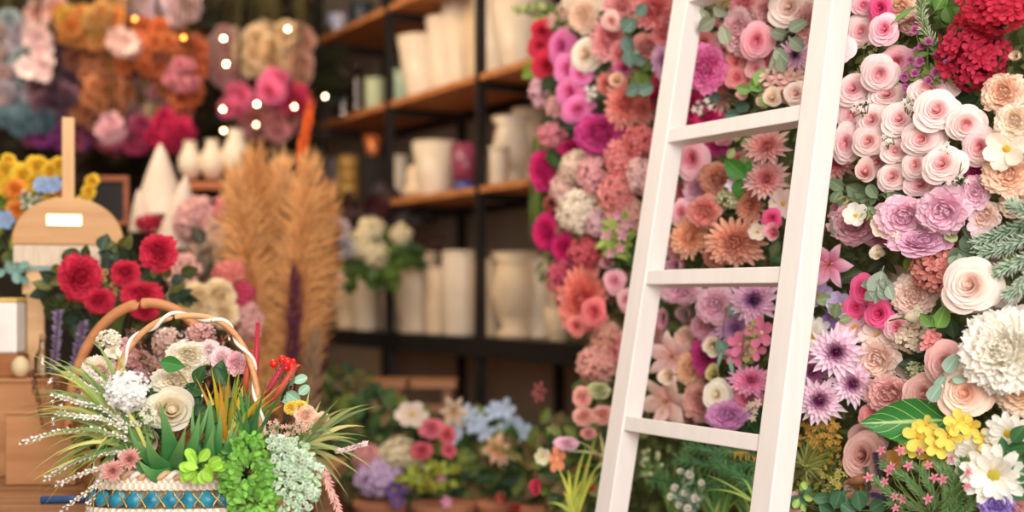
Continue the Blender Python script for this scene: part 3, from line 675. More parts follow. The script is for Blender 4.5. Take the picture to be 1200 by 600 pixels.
sprig('lambs_ear_sprig', 'pale silvery felted leaves right of the large cream-blush rose', [(1164, 358, 40, 12, 'tongue'), (1142, 380, 60, 8, 'tongue'), (1184, 350, 34, 60, 'tongue'), (1196, 372, 40, -30, 'tongue'), (1180, 378, 36, 40, 'tongue')], (206, 194, 186), (1172, 366), .15, cat='leaf sprig', mat=leaf_mat((208, 196, 188), (222, 212, 204), .1, .9))
fl('anemone', 1200, 378, 8, 10, C['magenta'], 'tiny magenta blossom at the right edge among the silvery leaves', out=.13)
fl('full_peony', 1178, 412, 50, 50, ((254, 250, 240), (250, 240, 216)), 'largest white peony at the right edge, densely frilled', out=.17, var=0, edge=(254, 252, 240))
fl('peony', 1200, 455, 38, 34, ((250, 222, 190), (244, 190, 140)), 'cream-apricot frilled bloom under the largest white peony', out=.12)
fl('rose', 1109, 424, 22, 24, C['dusty'], 'dusty mauve rose left of the largest white peony', out=.16)
fl('rose', 1131, 461, 27, 27, C['peachrose'], 'peach rose below the largest white peony', out=.18)
fl('rose', 1085, 462, 24, 22, C['dustyrose'], 'dusty rose left of the peach rose, turned sideways', out=.14)
fl('lisianthus', 1045, 462, 28, 24, C['dusty'], 'loose dusty pink bloom above the big green leaf', out=.13)
fl('spray_rose', 1026, 487, 17, 14, C['coralpink'], 'small coral pink rose at the tip of the big green leaf', out=.13)
fl('lisianthus', 1112, 485, 20, 14, C['dustyrose'], 'brownish pink bloom in shade under the peach rose', out=.09)
sprig('eucalyptus_sprig', 'grey-blue eucalyptus leaves between the mauve and peach roses', [(1108, 436, 30, 45, 'heart'), (1090, 470, 28, 55, 'heart'), (1098, 456, 22, 60, 'heart'), (1116, 444, 18, 0, 'heart')], (140, 166, 146), (1102, 456), .21)
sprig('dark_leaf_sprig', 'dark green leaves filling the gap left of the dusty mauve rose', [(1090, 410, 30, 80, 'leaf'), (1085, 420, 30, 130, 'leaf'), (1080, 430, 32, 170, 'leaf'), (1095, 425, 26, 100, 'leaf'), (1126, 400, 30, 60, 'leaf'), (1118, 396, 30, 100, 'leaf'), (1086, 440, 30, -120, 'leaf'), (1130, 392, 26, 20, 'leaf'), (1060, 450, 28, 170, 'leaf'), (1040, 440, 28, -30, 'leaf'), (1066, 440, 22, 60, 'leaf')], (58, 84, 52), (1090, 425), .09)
spray('pink_cluster_spray', 'small pink curly cluster above the dusty mauve rose', [(1088, 396), (1094, 392), (1099, 397), (1092, 402), (1086, 406), (1097, 404)], 8, C['coralpink'], (1098, 412), 'floret5', out=.15)
hd(1070, 396, 22, 18, C['cream'], 'cream hydrangea under the ivory rosebud', n=34, fs=.32, out=.11)
fl('lisianthus', 1030, 420, 27, 25, C['blushrose'], 'pale apricot loose bloom right of the lilac dahlia', out=.12)
fl('lisianthus', 1046, 440, 17, 14, C['cream'], 'cream bloom low between apricot and dusty pink blooms', out=.1)
fl('anemone', 1002, 384, 18, 17, ((250, 206, 214), (244, 170, 186)), 'pale pink blossom under the hot pink roses', out=.12)
fl('anemone', 1028, 394, 18, 14, C['blushrose'], 'pale blush blossom above the apricot loose bloom', out=.11)
hd(1072, 434, 13, 11, C['greenwhite'], 'tiny green-cream cluster in the dark leaves', n=20, fs=.36, out=.1)
fl('dahlia', 980, 412, 32, 30, C['palelilac'], 'largest lilac dahlia with a dark purple heart', out=.19, k=.8, pos0=.3, pos=.62)
fl('dahlia', 960, 468, 30, 29, C['palelilac'], 'lilac dahlia with purple heart, lowest one, against the ladder', out=.19, k=.8, pos0=.3, pos=.62)
fl('dahlia', 1001, 449, 26, 26, C['palelilac'], 'lilac dahlia with purple heart, half behind the two others', out=.15, k=.8, pos0=.3, pos=.62)
fl('dahlia', 952, 436, 22, 22, ((236, 170, 216), (214, 110, 180)), 'deeper pink-lilac dahlia squeezed against the ladder stile', out=.14)
for (x, y, r, lb) in [(982, 413, 11, 0), (961, 470, 11, 1), (999, 452, 9, 2)]: pass
fl('white_daisy', 953, 393, 20, 20, C['white'], 'white daisy with yellow disc half behind the ladder stile', out=.13)
# --- right of the ladder, bottom
sprig('big_green_leaf', 'big glossy green leaf with pale veins above the yellow blossoms', [(1118, 492, 108, 182, 'big')], (48, 112, 52), (1118, 494), .165, mat=leaf_mat((50, 118, 52), (176, 206, 120), .1, .35, .15, None, True), facej=.05)
sprig('brown_leaf', 'small brownish leaf above the big green leaf', [(1042, 488, 36, 10, 'round')], (128, 108, 74), (1040, 488), .19)
for (x, y, r, lb, o_) in [(1076, 512, 17, 'yellow orchid blossom, tallest at the near end of the yellow spray', .215), (1086, 498, 11, 'small yellow orchid bud-like blossom above the tallest one', .21), (1068, 522, 13, 'yellow orchid blossom lowest at the near end of the spray', .21), (1100, 522, 15, 'yellow orchid blossom in the middle of the spray', .21),
     (1113, 512, 15, 'yellow orchid blossom between the middle and the upper pair', .21), (1124, 496, 15, 'yellow orchid blossom, first of the upper pair', .2), (1138, 500, 13, 'yellow orchid blossom, second of the upper pair', .19), (1156, 516, 13, 'yellow orchid blossom next to the white daisies', .17), (1090, 536, 13, 'yellow orchid blossom lowest, above the pink starlets', .17), (1104, 540, 12, 'deep yellow orchid blossom in shade over the pink starlets', .15)]:
    fl('orchid', x, y, r, r, C['yellow'], lb, out=o_, eye=(240, 170, 40), group='yellow orchid blossoms over the big leaf')
fl('anemone', 1048, 538, 10, 13, ((240, 180, 90), (230, 140, 60)), 'small orange blossom at the tip of the yellow spray', out=.15)
fl('white_daisy', 1165, 556, 32, 31, C['white'], 'large white daisy with greenish yellow disc at bottom right', out=.2, eye=(206, 190, 70))
fl('white_daisy', 1140, 532, 26, 24, C['white'], 'white daisy behind the large one, beside the yellow spray', out=.17)
fl('white_daisy', 1182, 508, 24, 22, C['white'], 'white daisy near the right edge above the large one', out=.16)
fl('white_daisy', 1150, 576, 16, 16, C['ivory'], 'small shaded white daisy under the large one', out=.14)
sprig('green_leaf_sprig', 'green toothed leaves around the white daisies at the right edge', [(1180, 526, 32, 20, 'leaf'), (1176, 532, 28, -20, 'leaf'), (1186, 518, 30, 50, 'leaf'), (1180, 572, 44, 5, 'heart'), (1188, 560, 36, 40, 'heart'), (1178, 530, 22, 100, 'leaf')], (60, 110, 60), (1182, 540), .18)
fl('lisianthus', 1170, 590, 20, 22, C['purple'], 'lavender-purple bloom at the bottom edge under the white daisy', out=.19)
fl('lisianthus', 1192, 596, 14, 14, C['dusty'], 'dusty bloom at the bottom right corner', out=.17)
pth = [[(1100, 615), (1085, 585), (1062, 560), (1036, 545)], [(1100, 615), (1095, 580), (1080, 552), (1062, 540)], [(1105, 615), (1110, 580), (1104, 552), (1098, 538)], [(1110, 615), (1125, 585), (1128, 560), (1130, 540)], [(1100, 615), (1075, 595), (1045, 580), (1025, 562)], [(1112, 615), (1135, 595), (1146, 575), (1150, 560)], [(1100, 615), (1088, 600), (1064, 592), (1045, 590)], [(1108, 615), (1118, 590), (1118, 566), (1112, 552)]]
for i, p in enumerate(pth):
    needle_sprig('rosemary_sprig', ['rosemary-like twig reaching furthest towards the ladder', 'rosemary-like twig under the yellow orange tip', 'rosemary-like twig, middle one of the clump', 'rosemary-like twig leaning to the white daisies', 'rosemary-like twig, low one reaching to the dried pods', 'rosemary-like twig lowest beside the white daisy', 'rosemary-like twig lying almost flat at the bottom edge', 'rosemary-like twig, upright one right of the middle'][i], p, .018, (120, 156, 98), .19 + .006 * (i % 3), n=210, w=.0018, ang=38, tip=(132, 164, 104), wood=(110, 120, 70))
spray('pink_starlet_spray', 'tiny pink star blossoms scattered over the rosemary-like clump', [(1033, 528), (1055, 528), (1045, 547), (1065, 546), (1088, 545), (1115, 537), (1037, 565), (1048, 582), (1058, 585), (1095, 560), (1105, 562), (1133, 570), (1135, 553), (1088, 585), (1018, 560), (1078, 528), (1042, 552), (1050, 596)], 6.5, ((240, 140, 160), (214, 70, 110)), (1090, 605), 'star', out=.235, eye=(210, 60, 90))
fl('rose', 1013, 535, 22, 26, C['dustyrose'], 'dusty pink rose in shade below the tip of the big green leaf', out=.14)
fl('rose', 1016, 516, 20, 16, C['dusty'], 'dusty pink bloom between the big green leaf and the mustard spray', out=.09)
fl('rose', 1010, 572, 18, 20, C['dusty'], 'faded pink rose behind the brown dried pods', out=.11)
for (x0, y0, x1, y1, lb) in [(984, 588, 1002, 578, 'brown dried pod, lowest of the two by the faded pink rose'), (994, 566, 1016, 560, 'brown dried pod, upper of the two by the faded pink rose')]:
    a, b = on_panel(x0, y0, .16), on_panel(x1, y1, .17); t = thing('dried_pod', lb, 'dried pod', a); b = b - a
    link('pod', MB().tube([b * 0, b * .2, b * .6, b * .9, b * 1.05], [.003, .008, .010, .007, .002], 10), solid_mat('dried_husk', (190, 130, 92), .9, .3, 60), t)
    link('stalk', MB().tube([b * 0, b * -.8 + Vector((0, .01, -.005))], .002, 6), leaf_mat((150, 110, 70)), t)
for i, (p, lb) in enumerate([([(1032, 570), (1030, 555), (1027, 540), (1026, 532)], 'dusky purple lavender spike, upright one'), ([(1052, 588), (1040, 586), (1030, 582), (1022, 580)], 'dusky purple lavender spike lying flat'), ([(1018, 575), (1017, 562), (1015, 548)], 'grey-green lavender spike beside the dusty rose')]):
    needle_sprig('lavender_spike', lb, p, .008, [(110, 92, 112), (92, 76, 120), (120, 126, 104)][i], .17, n=120, w=.002, ang=65, part='spike')
spray('goldenrod_spray', 'mustard yellow goldenrod cluster, upper one beside the ladder', [(936 + rnd.uniform(0, 46), 488 + rnd.uniform(0, 40)) for i in range(46)], 4.0, C['mustard'], (962, 560), 'floret5', out=.15, leaves=2, leafcol=(170, 140, 50), eye=(220, 170, 60), part='blossom')
spray('goldenrod_spray', 'mustard yellow goldenrod branch trailing towards the dusty rose', [(960 + i * 2.4, 520 + abs(i - 6) * 3 + rnd.uniform(-6, 10)) for i in range(22)], 3.4, C['mustard'], (962, 575), 'floret5', out=.13, leaves=2, leafcol=(150, 130, 50), eye=(220, 170, 60))
spray('goldenrod_spray', 'greenish yellow goldenrod low beside the ladder foot', [(930 + rnd.uniform(0, 62), 548 + rnd.uniform(0, 30)) for i in range(34)], 4.2, ((206, 196, 96), (160, 150, 60)), (955, 600), 'floret5', out=.15, leaves=3, leafcol=(120, 120, 52), eye=(214, 190, 90))
m_t = leaf_mat((132, 136, 72), var=.4)
grass('thistle_tuft', 'spiky olive green tuft in front of the mustard goldenrod', (944, 548), [(944 + 34 * math.cos(a) * rnd.uniform(.7, 1), 540 - 30 * math.sin(a) * rnd.uniform(.7, 1)) for a in [i * .105 for i in range(60)]], .0022, [m_t], out=.19, cat='leaf tuft', bow=.002, spread=3, dj=.02)
sprig('eucalyptus_sprig', 'small green eucalyptus leaves along the bottom beside the dried pods', [(952, 584, 24, 10), (960, 592, 26, -20), (970, 588, 26, 30), (978, 596, 28, 70), (985, 590, 26, 20), (992, 596, 26, 90), (1000, 594, 28, 50), (1008, 598, 28, 100), (946, 592, 26, 160), (1020, 598, 28, 40), (938, 588, 24, 60), (965, 600, 24, -60), (1002, 604, 24, 140)], (78, 118, 84), (978, 604), .18)
sprig('green_bud_sprig', 'bright green round buds low beside the ladder foot', [(938, 575, 14, 60), (942, 582, 14, 0), (936, 585, 14, -120), (944, 574, 12, 100), (940, 590, 12, -60)], (168, 200, 104), (940, 584), .2)
fl('spray_rose', 928, 592, 12, 14, C['dusty'], 'dusty pink rose at the bottom edge touching the ladder foot', out=.18)
# --- seen through the ladder, above the top rung
U = 'seen through the ladder'
sprig('eucalyptus_sprig', 'grey-green eucalyptus leaves drooping over the top of the far ladder stile', [(803, 2, 34, -60, 'leaf'), (800, -2, 30, -20, 'leaf'), (838, 22, 30, -150, 'leaf'), (822, 10, 26, -80, 'round'), (846, 30, 26, -70, 'round'), (796, 20, 18, -140, 'round'), (836, 8, 24, -30, 'leaf')], (150, 156, 130), (815, -6), .2)
sprig('olive_leaf_sprig', 'olive yellow leaves at the top edge between the ladder stiles', [(828, 6, 26, 10, 'leaf'), (838, 2, 30, -10, 'leaf'), (832, 38, 26, -60, 'leaf'), (838, 46, 22, -30, 'leaf'), (845, 8, 24, 30, 'leaf')], (150, 132, 62), (830, 20), .09)
fl('peony', 826, 80, 27, 29, C['orchidpink'], 'vivid pink peony beside the far ladder stile above the top rung', out=.17, edge=(246, 150, 196))
fl('spray_rose', 813, 42, 10, 11, C['coralpink'], 'small coral pink rosebud above the vivid pink peony, nearest the stile', out=.13)
fl('spray_rose', 825, 49, 10, 11, C['coralpink'], 'small coral pink rosebud above the vivid pink peony, second from the stile', out=.14)
fl('carnation', 866, 36, 21, 27, ((253, 214, 214), (246, 170, 178)), 'pale pink carnation in the middle of the top ladder opening', out=.13)
fl('tulip', 846, 22, 13, 15, ((250, 190, 204), (232, 130, 160)), 'pink tulip-like bloom near the top edge inside the ladder', out=.12)
fl('rose', 887, 47, 17, 20, C['pink'], 'pink rose with deep heart beside the pale pink carnation', out=.16)
fl('lisianthus', 873, 4, 17, 13, C['pink'], 'pink bloom at the top edge above the pale pink carnation', out=.11)
fl('carnation', 897, 10, 15, 15, ((252, 200, 196), (244, 160, 160)), 'light pink bloom at the top edge above the pink rose', out=.12)
for x, y, r, lb in [(852, 58, 12, 'small dusty pink rose just under the pale pink carnation'), (863, 72, 13, 'small dusty pink rose between the vivid peony and the pale buds'), (886, 81, 12, 'small pale pink rosebud right of the dusty roses'), (864, 91, 14, 'lowest small dusty pink rose above the top rung'), (877, 60, 10, 'smallest dusty pink rose touching the deep-hearted pink rose'), (846, 46, 10, 'small pink bloom behind the coral pink rosebuds')]:
    fl('spray_rose', x, y, r, r, C['coralpink'] if r > 12 else ((246, 180, 180), (228, 120, 132)), lb, out=.11)
sprig('green_leaf_sprig', 'bright green leaves above the middle of the top rung', [(878, 104, 34, 30, 'leaf'), (886, 100, 26, 65, 'leaf'), (880, 106, 22, 170, 'leaf'), (892, 112, 18, -60, 'leaf')], (134, 176, 92), (892, 112), .17)
sprig('eucalyptus_sprig', 'dark teal leaves low behind the top rung', [(862, 128, 20, 20), (868, 136, 22, 180), (842, 118, 26, 130, 'leaf'), (906, 122, 24, 30, 'leaf')], (86, 116, 100), (868, 132), .1)
fl('rosebud', 894, 120, 11, 11, C['cream'], 'cream rosebud sitting on the top rung line', out=.13)
fl('rosebud', 872, 110, 10, 8, ((250, 206, 196), (240, 170, 160)), 'pink bud under the bright green leaves', out=.12)
fl('aster', 848, 115, 19, 18, ((206, 160, 142), (170, 110, 100)), 'brownish pink spidery bloom left of the pink bud', out=.08)
spray('white_filler_spray', 'white starry filler under the vivid pink peony', [(818, 120), (822, 126), (814, 128), (828, 118), (820, 132), (832, 126)], 4.5, C['white'], (822, 134), 'star', out=.13)
fl('lisianthus', 812, 128, 13, 20, C['fuchsia'], 'fuchsia bloom against the far stile just above the top rung', out=.08)
fl('lisianthus', 832, 138, 20, 11, C['fuchsia'], 'fuchsia bloom half behind the top rung', out=.09)
fl('rose', 926, 10, 23, 20, C['blushrose'], 'large blush rose at the top edge beside the near ladder stile', out=.14)
fl('peony', 946, 27, 17, 24, C['dusty'], 'dusty pink peony partly behind the near ladder stile', out=.12)
sprig('eucalyptus_sprig', 'round grey-green leaves beside the large blush rose', [(903, 36, 24, -20), (925, 36, 28, 30, 'heart'), (926, 45, 24, -40), (908, 58, 26, -40, 'heart'), (914, 66, 22, -80), (902, 84, 30, 80, 'narrow')], (150, 164, 138), (918, 50), .17)
fl('aster', 932, 64, 22, 22, ((246, 200, 226), (120, 60, 140)), 'lilac aster with purple heart next to the near ladder stile', out=.13, k=.8, pos0=.2, pos=.55)
hd(922, 96, 32, 24, ((250, 206, 190), (238, 160, 150)), 'pale peach-pink hydrangea above the top rung by the near stile', n=44, fs=.3, out=.12)
fl('rosebud', 905, 116, 14, 14, C['cream'], 'plump cream bud right above the top rung', out=.16)
fl('spray_rose', 934, 110, 15, 13, C['blushrose'], 'blush rose tucked between hydrangea and near stile', out=.14)
for x, y, r, lb in [(905, 14, 12, 'tiny blush bloom left of the large blush rose'), (902, 70, 13, 'tiny pink bloom left of the lilac aster'), (893, 92, 12, 'tiny peach bloom left of the pale peach-pink hydrangea'), (850, 88, 12, 'tiny rose-pink bloom right of the vivid pink peony'), (808, 60, 10, 'tiny salmon bloom squeezed against the far stile'), (847, 102, 12, 'tiny mauve bloom under the tiny rose-pink one')]:
    fl('lisianthus', x, y, r, r, C[rnd.choice(['pink', 'dusty', 'coralpink'])], lb, out=.08)
# --- between top and middle rung
fl('rose', 812, 186, 17, 23, C['bicol'], 'hot pink rose with pale outer petals under the top rung', out=.15, edge=(250, 190, 180))
sprig('eucalyptus_sprig', 'soft green leaves hanging under the top rung', [(862, 166, 18, 60), (868, 168, 18, 10), (880, 160, 20, 60), (874, 178, 22, -90), (884, 158, 24, 20), (890, 166, 24, -20), (860, 174, 16, -120)], (156, 164, 110), (878, 166), .15)
sprig('green_leaf_sprig', 'bright green leaf pair pointing at the peach carnations', [(874, 208, 40, 140, 'leaf'), (868, 210, 30, -110, 'leaf'), (870, 200, 22, 20, 'leaf')], (84, 150, 62), (874, 206), .17)
fl('dahlia', 900, 172, 27, 22, ((253, 204, 196), (236, 104, 120)), 'pink pointed dahlia under the top rung, upper of a pair', out=.16)
fl('dahlia', 898, 210, 27, 25, ((253, 204, 196), (236, 104, 120)), 'pink pointed dahlia, lower of a pair, with drooping petals', out=.14)
fl('lisianthus', 815, 222, 13, 18, C['lilac'], 'small lilac bloom between the hot pink and the peach blooms', out=.1)
fl('carnation', 841, 210, 22, 20, C['apricot'], 'apricot carnation with a pale green heart', out=.13)
fl('lisianthus', 826, 248, 21, 19, C['salmon'], 'salmon lisianthus between the two apricot pompons', out=.16)
fl('chrysanthemum', 880, 240, 17, 21, C['apricot'], 'apricot pompon close to the drooping dahlia', out=.12)
fl('chrysanthemum', 810, 278, 24, 24, ((246, 190, 150), (232, 150, 110)), 'apricot pompon nearest the far stile, above the middle rung', out=.14)
fl('chrysanthemum', 863, 283, 34, 28, ((240, 176, 146), (224, 138, 108)), 'largest apricot pompon chrysanthemum above the middle rung', out=.15)
fl('carnation', 840, 300, 16, 14, ((240, 170, 146), (214, 124, 100)), 'apricot carnation half behind the middle rung', out=.1)
hd(860, 230, 18, 14, C['greenwhite'], 'pale green hydrangea above the largest apricot pompon', n=26, fs=.34, out=.14)
fl('anemone', 864, 217, 13, 8, ((246, 222, 244), (214, 180, 222)), 'pale lilac petal-like blossom under the green leaf pair', out=.17)
fl('rose', 799, 249, 11, 15, C['bicol'], 'pink rose hugging the far stile beside the salmon lisianthus', out=.12)
fl('lisianthus', 793, 288, 12, 18, C['mauve'], 'mauve-pink bloom against the far stile above the middle rung', out=.1)
fl('lisianthus', 800, 222, 9, 18, C['coralpink'], 'coral pink bloom against the far stile under the hot pink rose', out=.08)
fl('spray_rose', 905, 256, 11, 11, C['hot'], 'small hot pink rose beside the near stile above the middle rung', out=.15)
fl('rosebud', 909, 272, 13, 13, C['bicol'], 'pink bud under the small hot pink rose', out=.16)
fl('anemone', 918, 238, 14, 16, C['blushrose'], 'blush blossom half behind the near stile', out=.12)
fl('anemone', 888, 272, 11, 9, C['cream'], 'small cream blossom at the rim of the largest apricot pompon', out=.17)
sprig('dark_leaf_sprig', 'dark leaves between apricot pompon and near stile', [(900, 240, 26, 60, 'leaf'), (896, 290, 26, 20, 'leaf'), (902, 296, 26, -40, 'leaf'), (848, 250, 26, -20, 'leaf'), (800, 210, 24, 170, 'leaf'), (905, 285, 24, 80, 'leaf')], (62, 98, 62), (896, 280), .08)
fl('lisianthus', 868, 190, 14, 12, C['coralpink'], 'coral pink bloom in shade under the soft green leaves', out=.08)
fl('lisianthus', 838, 172, 16, 13, C['magenta'], 'magenta bloom in shade just under the top rung', out=.08)
fl('lisianthus', 848, 160, 13, 10, C['pink'], 'pink bloom peeping out under the top rung', out=.09)
# --- between middle and bottom rung
fl('tulip', 794, 311, 20, 12, C['lilac'], 'mauve tulip-like bloom cut by the middle rung', out=.1)
fl('lisianthus', 800, 343, 26, 14, C['lilac'], 'wide mauve bloom directly under the middle rung', out=.13)
fl('tulip', 778, 372, 12, 21, C['lilac'], 'mauve tulip-like bloom beside the far stile', out=.11)
fl('tulip', 805, 368, 15, 16, ((222, 184, 190), (180, 140, 150)), 'greyish mauve bloom with green sepals under the wide mauve one', out=.09)
fl('lisianthus', 838, 357, 21, 23, C['lilac'], 'swirled lilac lisianthus under the middle rung', out=.17)
fl('lisianthus', 830, 382, 20, 18, C['mauve'], 'mauve bloom under the swirled lilac lisianthus', out=.13)
fl('dahlia', 885, 352, 30, 28, ((251, 206, 232), (140, 70, 150)), 'pale pink-lilac dahlia with purple heart under the middle rung', out=.16, k=.8, pos0=.3, pos=.6)
fl('dahlia', 862, 385, 24, 20, ((240, 200, 236), (190, 110, 190)), 'lilac dahlia half under the cream bud', out=.12)
fl('lisianthus', 848, 402, 24, 18, C['lilac'], 'lilac bloom behind the cream bud and teal leaf', out=.11)
fl('rosebud', 836, 404, 14, 15, C['ivory'], 'cream bud beside the hanging teal leaf', out=.17)
sprig('eucalyptus_sprig', 'long teal leaves hanging from the cream bud', [(842, 398, 26, -65, 'leaf'), (855, 418, 30, -80, 'narrow'), (852, 360, 26, -20, 'leaf'), (846, 412, 24, -110, 'narrow')], (138, 174, 154), (846, 402), .19)
sprig('dark_leaf_sprig', 'dark leaves in the shade between mauve blooms and the lilies', [(800, 388, 30, 10, 'leaf'), (805, 392, 30, -50, 'leaf'), (795, 384, 26, 170, 'leaf'), (815, 378, 30, 60, 'leaf'), (780, 340, 22, -120, 'leaf'), (790, 394, 22, -120, 'leaf')], (96, 112, 62), (802, 388), .08)
fl('carnation', 826, 416, 16, 24, C['magenta'], 'deep magenta carnation below the cream bud', out=.12)
for x, y, r, lb in [(893, 390, 17, 'vivid pink geranium blossom close to the near stile'), (868, 404, 14, 'coral pink geranium blossom left of the vivid one'), (886, 410, 12, 'small pink geranium blossom under the vivid one'), (862, 418, 12, 'small coral pink geranium blossom lowest of the group')]:
    fl('orchid', x, y, r, r, ((250, 130, 170), (236, 60, 130)), lb, out=.16, j=.3)
spray('filler_spray', 'green-red budded filler between the geranium blossoms', [(878, 384), (882, 392), (876, 402), (880, 412), (872, 390), (874, 422), (884, 378)], 4, ((200, 190, 110), (190, 120, 90)), (876, 436), 'floret5', out=.17, leaves=4, part='bud')
fl('lily', 788, 418, 30, 28, ((250, 222, 208), (238, 170, 170)), 'blush lily, upper one, in the opening above the bottom rung', out=.12, k=.2)
fl('lily', 782, 470, 33, 32, ((252, 222, 204), (236, 170, 160)), 'blush lily with green throat just above the bottom rung', out=.13, k=.2)
fl('rosebud', 786, 440, 13, 13, C['cream'], 'creamy lily bud between the two blush lilies', out=.16)
fl('lisianthus', 806, 396, 16, 14, ((250, 220, 200), (240, 180, 170)), 'pale blush bloom above the upper blush lily', out=.1)
fl('lisianthus', 812, 432, 20, 20, ((246, 200, 160), (234, 168, 124)), 'soft apricot bloom right of the two blush lilies', out=.1)
fl('lisianthus', 768, 398, 14, 18, ((250, 206, 200), (230, 160, 160)), 'blush bloom beside the far stile above the lilies', out=.09)
fl('peony', 822, 470, 22, 26, ((236, 176, 160), (214, 140, 130)), 'dusty apricot bloom between lower lily and cream rose', out=.09)
fl('peony', 800, 494, 20, 14, C['dusty'], 'dusty pink bloom half behind the bottom rung', out=.08)
fl('rose', 841, 463, 15, 17, C['ivory'], 'small ivory rose above the lilac bloom near the bottom rung', out=.16)
fl('lisianthus', 853, 487, 25, 17, ((230, 160, 210), (200, 110, 180)), 'orchid-lilac bloom right above the bottom rung', out=.16)
fl('dahlia', 880, 446, 25, 19, ((250, 170, 204), (226, 90, 150)), 'bright pink dahlia beside the near stile', out=.16)
fl('carnation', 878, 466, 18, 14, ((250, 160, 190), (230, 100, 150)), 'pink carnation under the bright pink dahlia', out=.13)
fl('rosebud', 838, 440, 11, 14, ((226, 216, 150), (196, 180, 110)), 'greenish yellow bud between the magenta carnation and ivory rose', out=.14)
spray('white_filler_spray', 'cream trumpet filler hanging near the bottom rung by the near stile', [(880, 474), (884, 482), (876, 478), (888, 472), (882, 490)], 6, C['cream'], (880, 462), 'star', out=.17)
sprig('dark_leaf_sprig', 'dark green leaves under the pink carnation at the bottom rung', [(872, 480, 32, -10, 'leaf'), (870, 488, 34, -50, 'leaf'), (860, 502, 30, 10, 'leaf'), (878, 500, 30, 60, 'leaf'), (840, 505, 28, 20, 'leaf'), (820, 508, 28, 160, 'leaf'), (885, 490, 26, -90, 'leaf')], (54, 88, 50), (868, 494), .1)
# --- below the bottom rung
GR = [leaf_mat((118, 156, 78), var=.4), leaf_mat((86, 132, 72), var=.4), leaf_mat((156, 174, 92), var=.4)]
for i, (b, sp, lb) in enumerate([((790, 610), 34, 'clump of grass blades below the bottom rung by the far stile'), ((840, 615), 44, 'dark green grass clump in the middle below the bottom rung'), ((880, 612), 30, 'grass clump below the bottom rung by the near stile')]):
    grass('grass_clump', lb, b, [(b[0] + sp * rnd.uniform(-1, 1), rnd.uniform(525, 585)) for k in range(46)], .0035, GR, out=.1, bow=.01, dj=.03)
for i, p in enumerate([[(890, 545), (860, 548), (830, 545), (795, 538)], [(890, 520), (868, 528), (840, 530), (805, 524)], [(760, 560), (790, 566), (820, 570), (848, 566)], [(892, 575), (868, 560), (850, 550), (838, 536)]]):
    needle_sprig('pine_twig', ['long pine twig under the bottom rung, middle one', 'long pine twig directly under the bottom rung', 'pine twig starting at the far stile below the bottom rung', 'pine twig rising from the near stile below the bottom rung'][i], p, .03, (86, 138, 84), .14 + .01 * i, n=150, w=.0013, tip=(100, 140, 90))
spray('snowberry_spray', 'white pompon berries on grey-green stems below the bottom rung', [(797, 553), (808, 556), (791, 572), (802, 578), (815, 584), (786, 582), (806, 596), (822, 566), (796, 592)], 5.5, C['white'], (806, 615), 'pompon', out=.18, leaves=6, leafcol=(140, 164, 140), part='berry')
spray('snowberry_spray', 'pale seed filler by the far stile under the bottom rung', [(752 + rnd.uniform(0, 24), 528 + rnd.uniform(0, 28)) for i in range(14)], 3.6, C['greenwhite'], (762, 590), 'star', out=.13, leaves=3, leafcol=(130, 160, 100), part='berry')
grass('grass_blade_sprig', 'bright bent grass blade crossing near the foot of the near stile', (890, 594), [(822, 555), (826, 575), (868, 560)], .003, [leaf_mat((160, 186, 92))], out=.2, bow=.015)
sprig('golden_fern', 'golden fern tip poking out below the bottom rung at the near stile', [(862 + 4 * i, 531 + i * .6, 9, -80 if i % 2 else -100, 'narrow') for i in range(7)] + [(858, 530, 30, -6, 'narrow')], (212, 170, 70), (890, 536), .2)
# --- left of the ladder
fl('spray_rose', 636, 37, 13, 13, C['brightred'], 'small red rose, topmost of three at the far edge of the flower wall', out=.1)
fl('spray_rose', 633, 54, 13, 12, C['brightred'], 'small red rose, middle of three at the far edge of the flower wall', out=.1)
fl('spray_rose', 641, 77, 17, 16, C['brightred'], 'largest red rose, lowest of three at the far edge of the flower wall', out=.11)
fl('rose', 659, 55, 15, 19, C['orchidpink'], 'magenta-pink rose touching the two upper red roses', out=.1)
fl('peony', 684, 19, 18, 22, ((252, 222, 194), (246, 200, 160)), 'cream ranunculus-like bloom high at the far end of the flower wall', out=.12)
spray('astilbe_spray', 'pale pink feathery astilbe beside the cream ranunculus-like bloom', [(640 + rnd.uniform(0, 34), 8 + rnd.uniform(0, 36)) for i in range(34)], 4.5, ((244, 196, 180), (226, 150, 140)), (664, 60), 'floret5', out=.08, leaves=1)
spray('astilbe_spray', 'yellow-green feathery spikes at the far top corner of the flower wall', [(602 + i * 2.1, 11 - i * .25 + rnd.uniform(-3, 3)) for i in range(18)] + [(626 + i * 1.3, 26 - i * .4 + rnd.uniform(-3, 3)) for i in range(12)], 4, ((214, 220, 140), (180, 190, 90)), (662, 18), 'floret5', out=.06, leaves=1)
fl('rose', 688, 65, 18, 19, C['cream'], 'cream rose below the cream ranunculus-like bloom', out=.13)
for x, y, rx, ry, lb in [(664, 81, 13, 15, 'orchid pink rose, uppermost of the chain under the red roses'), (681, 87, 12, 13, 'orchid pink rose turned sideways beside the uppermost of the chain'), (670, 108, 17, 16, 'largest orchid pink rose in the chain, with a dark heart'), (677, 128, 17, 15, 'orchid pink rose lowest in the chain above the magenta peony')]:
    fl('rose', x, y, rx, ry, ((246, 124, 184), (224, 50, 130)), lb, out=.13)
hd(634, 108, 13, 20, ((240, 190, 196), (220, 150, 170)), 'pale pink snapdragon head at the far edge below the red roses', n=30, fs=.34, out=.1, name='snapdragon')
hd(655, 128, 16, 16, ((244, 184, 180), (230, 140, 150)), 'light pink blossom head between snapdragon and orchid pink roses', n=34, fs=.32, out=.09)
hd(650, 158, 21, 17, ((244, 150, 160), (228, 104, 128)), 'rosy pink blossom head left of the magenta peony', n=40, fs=.3, out=.1)
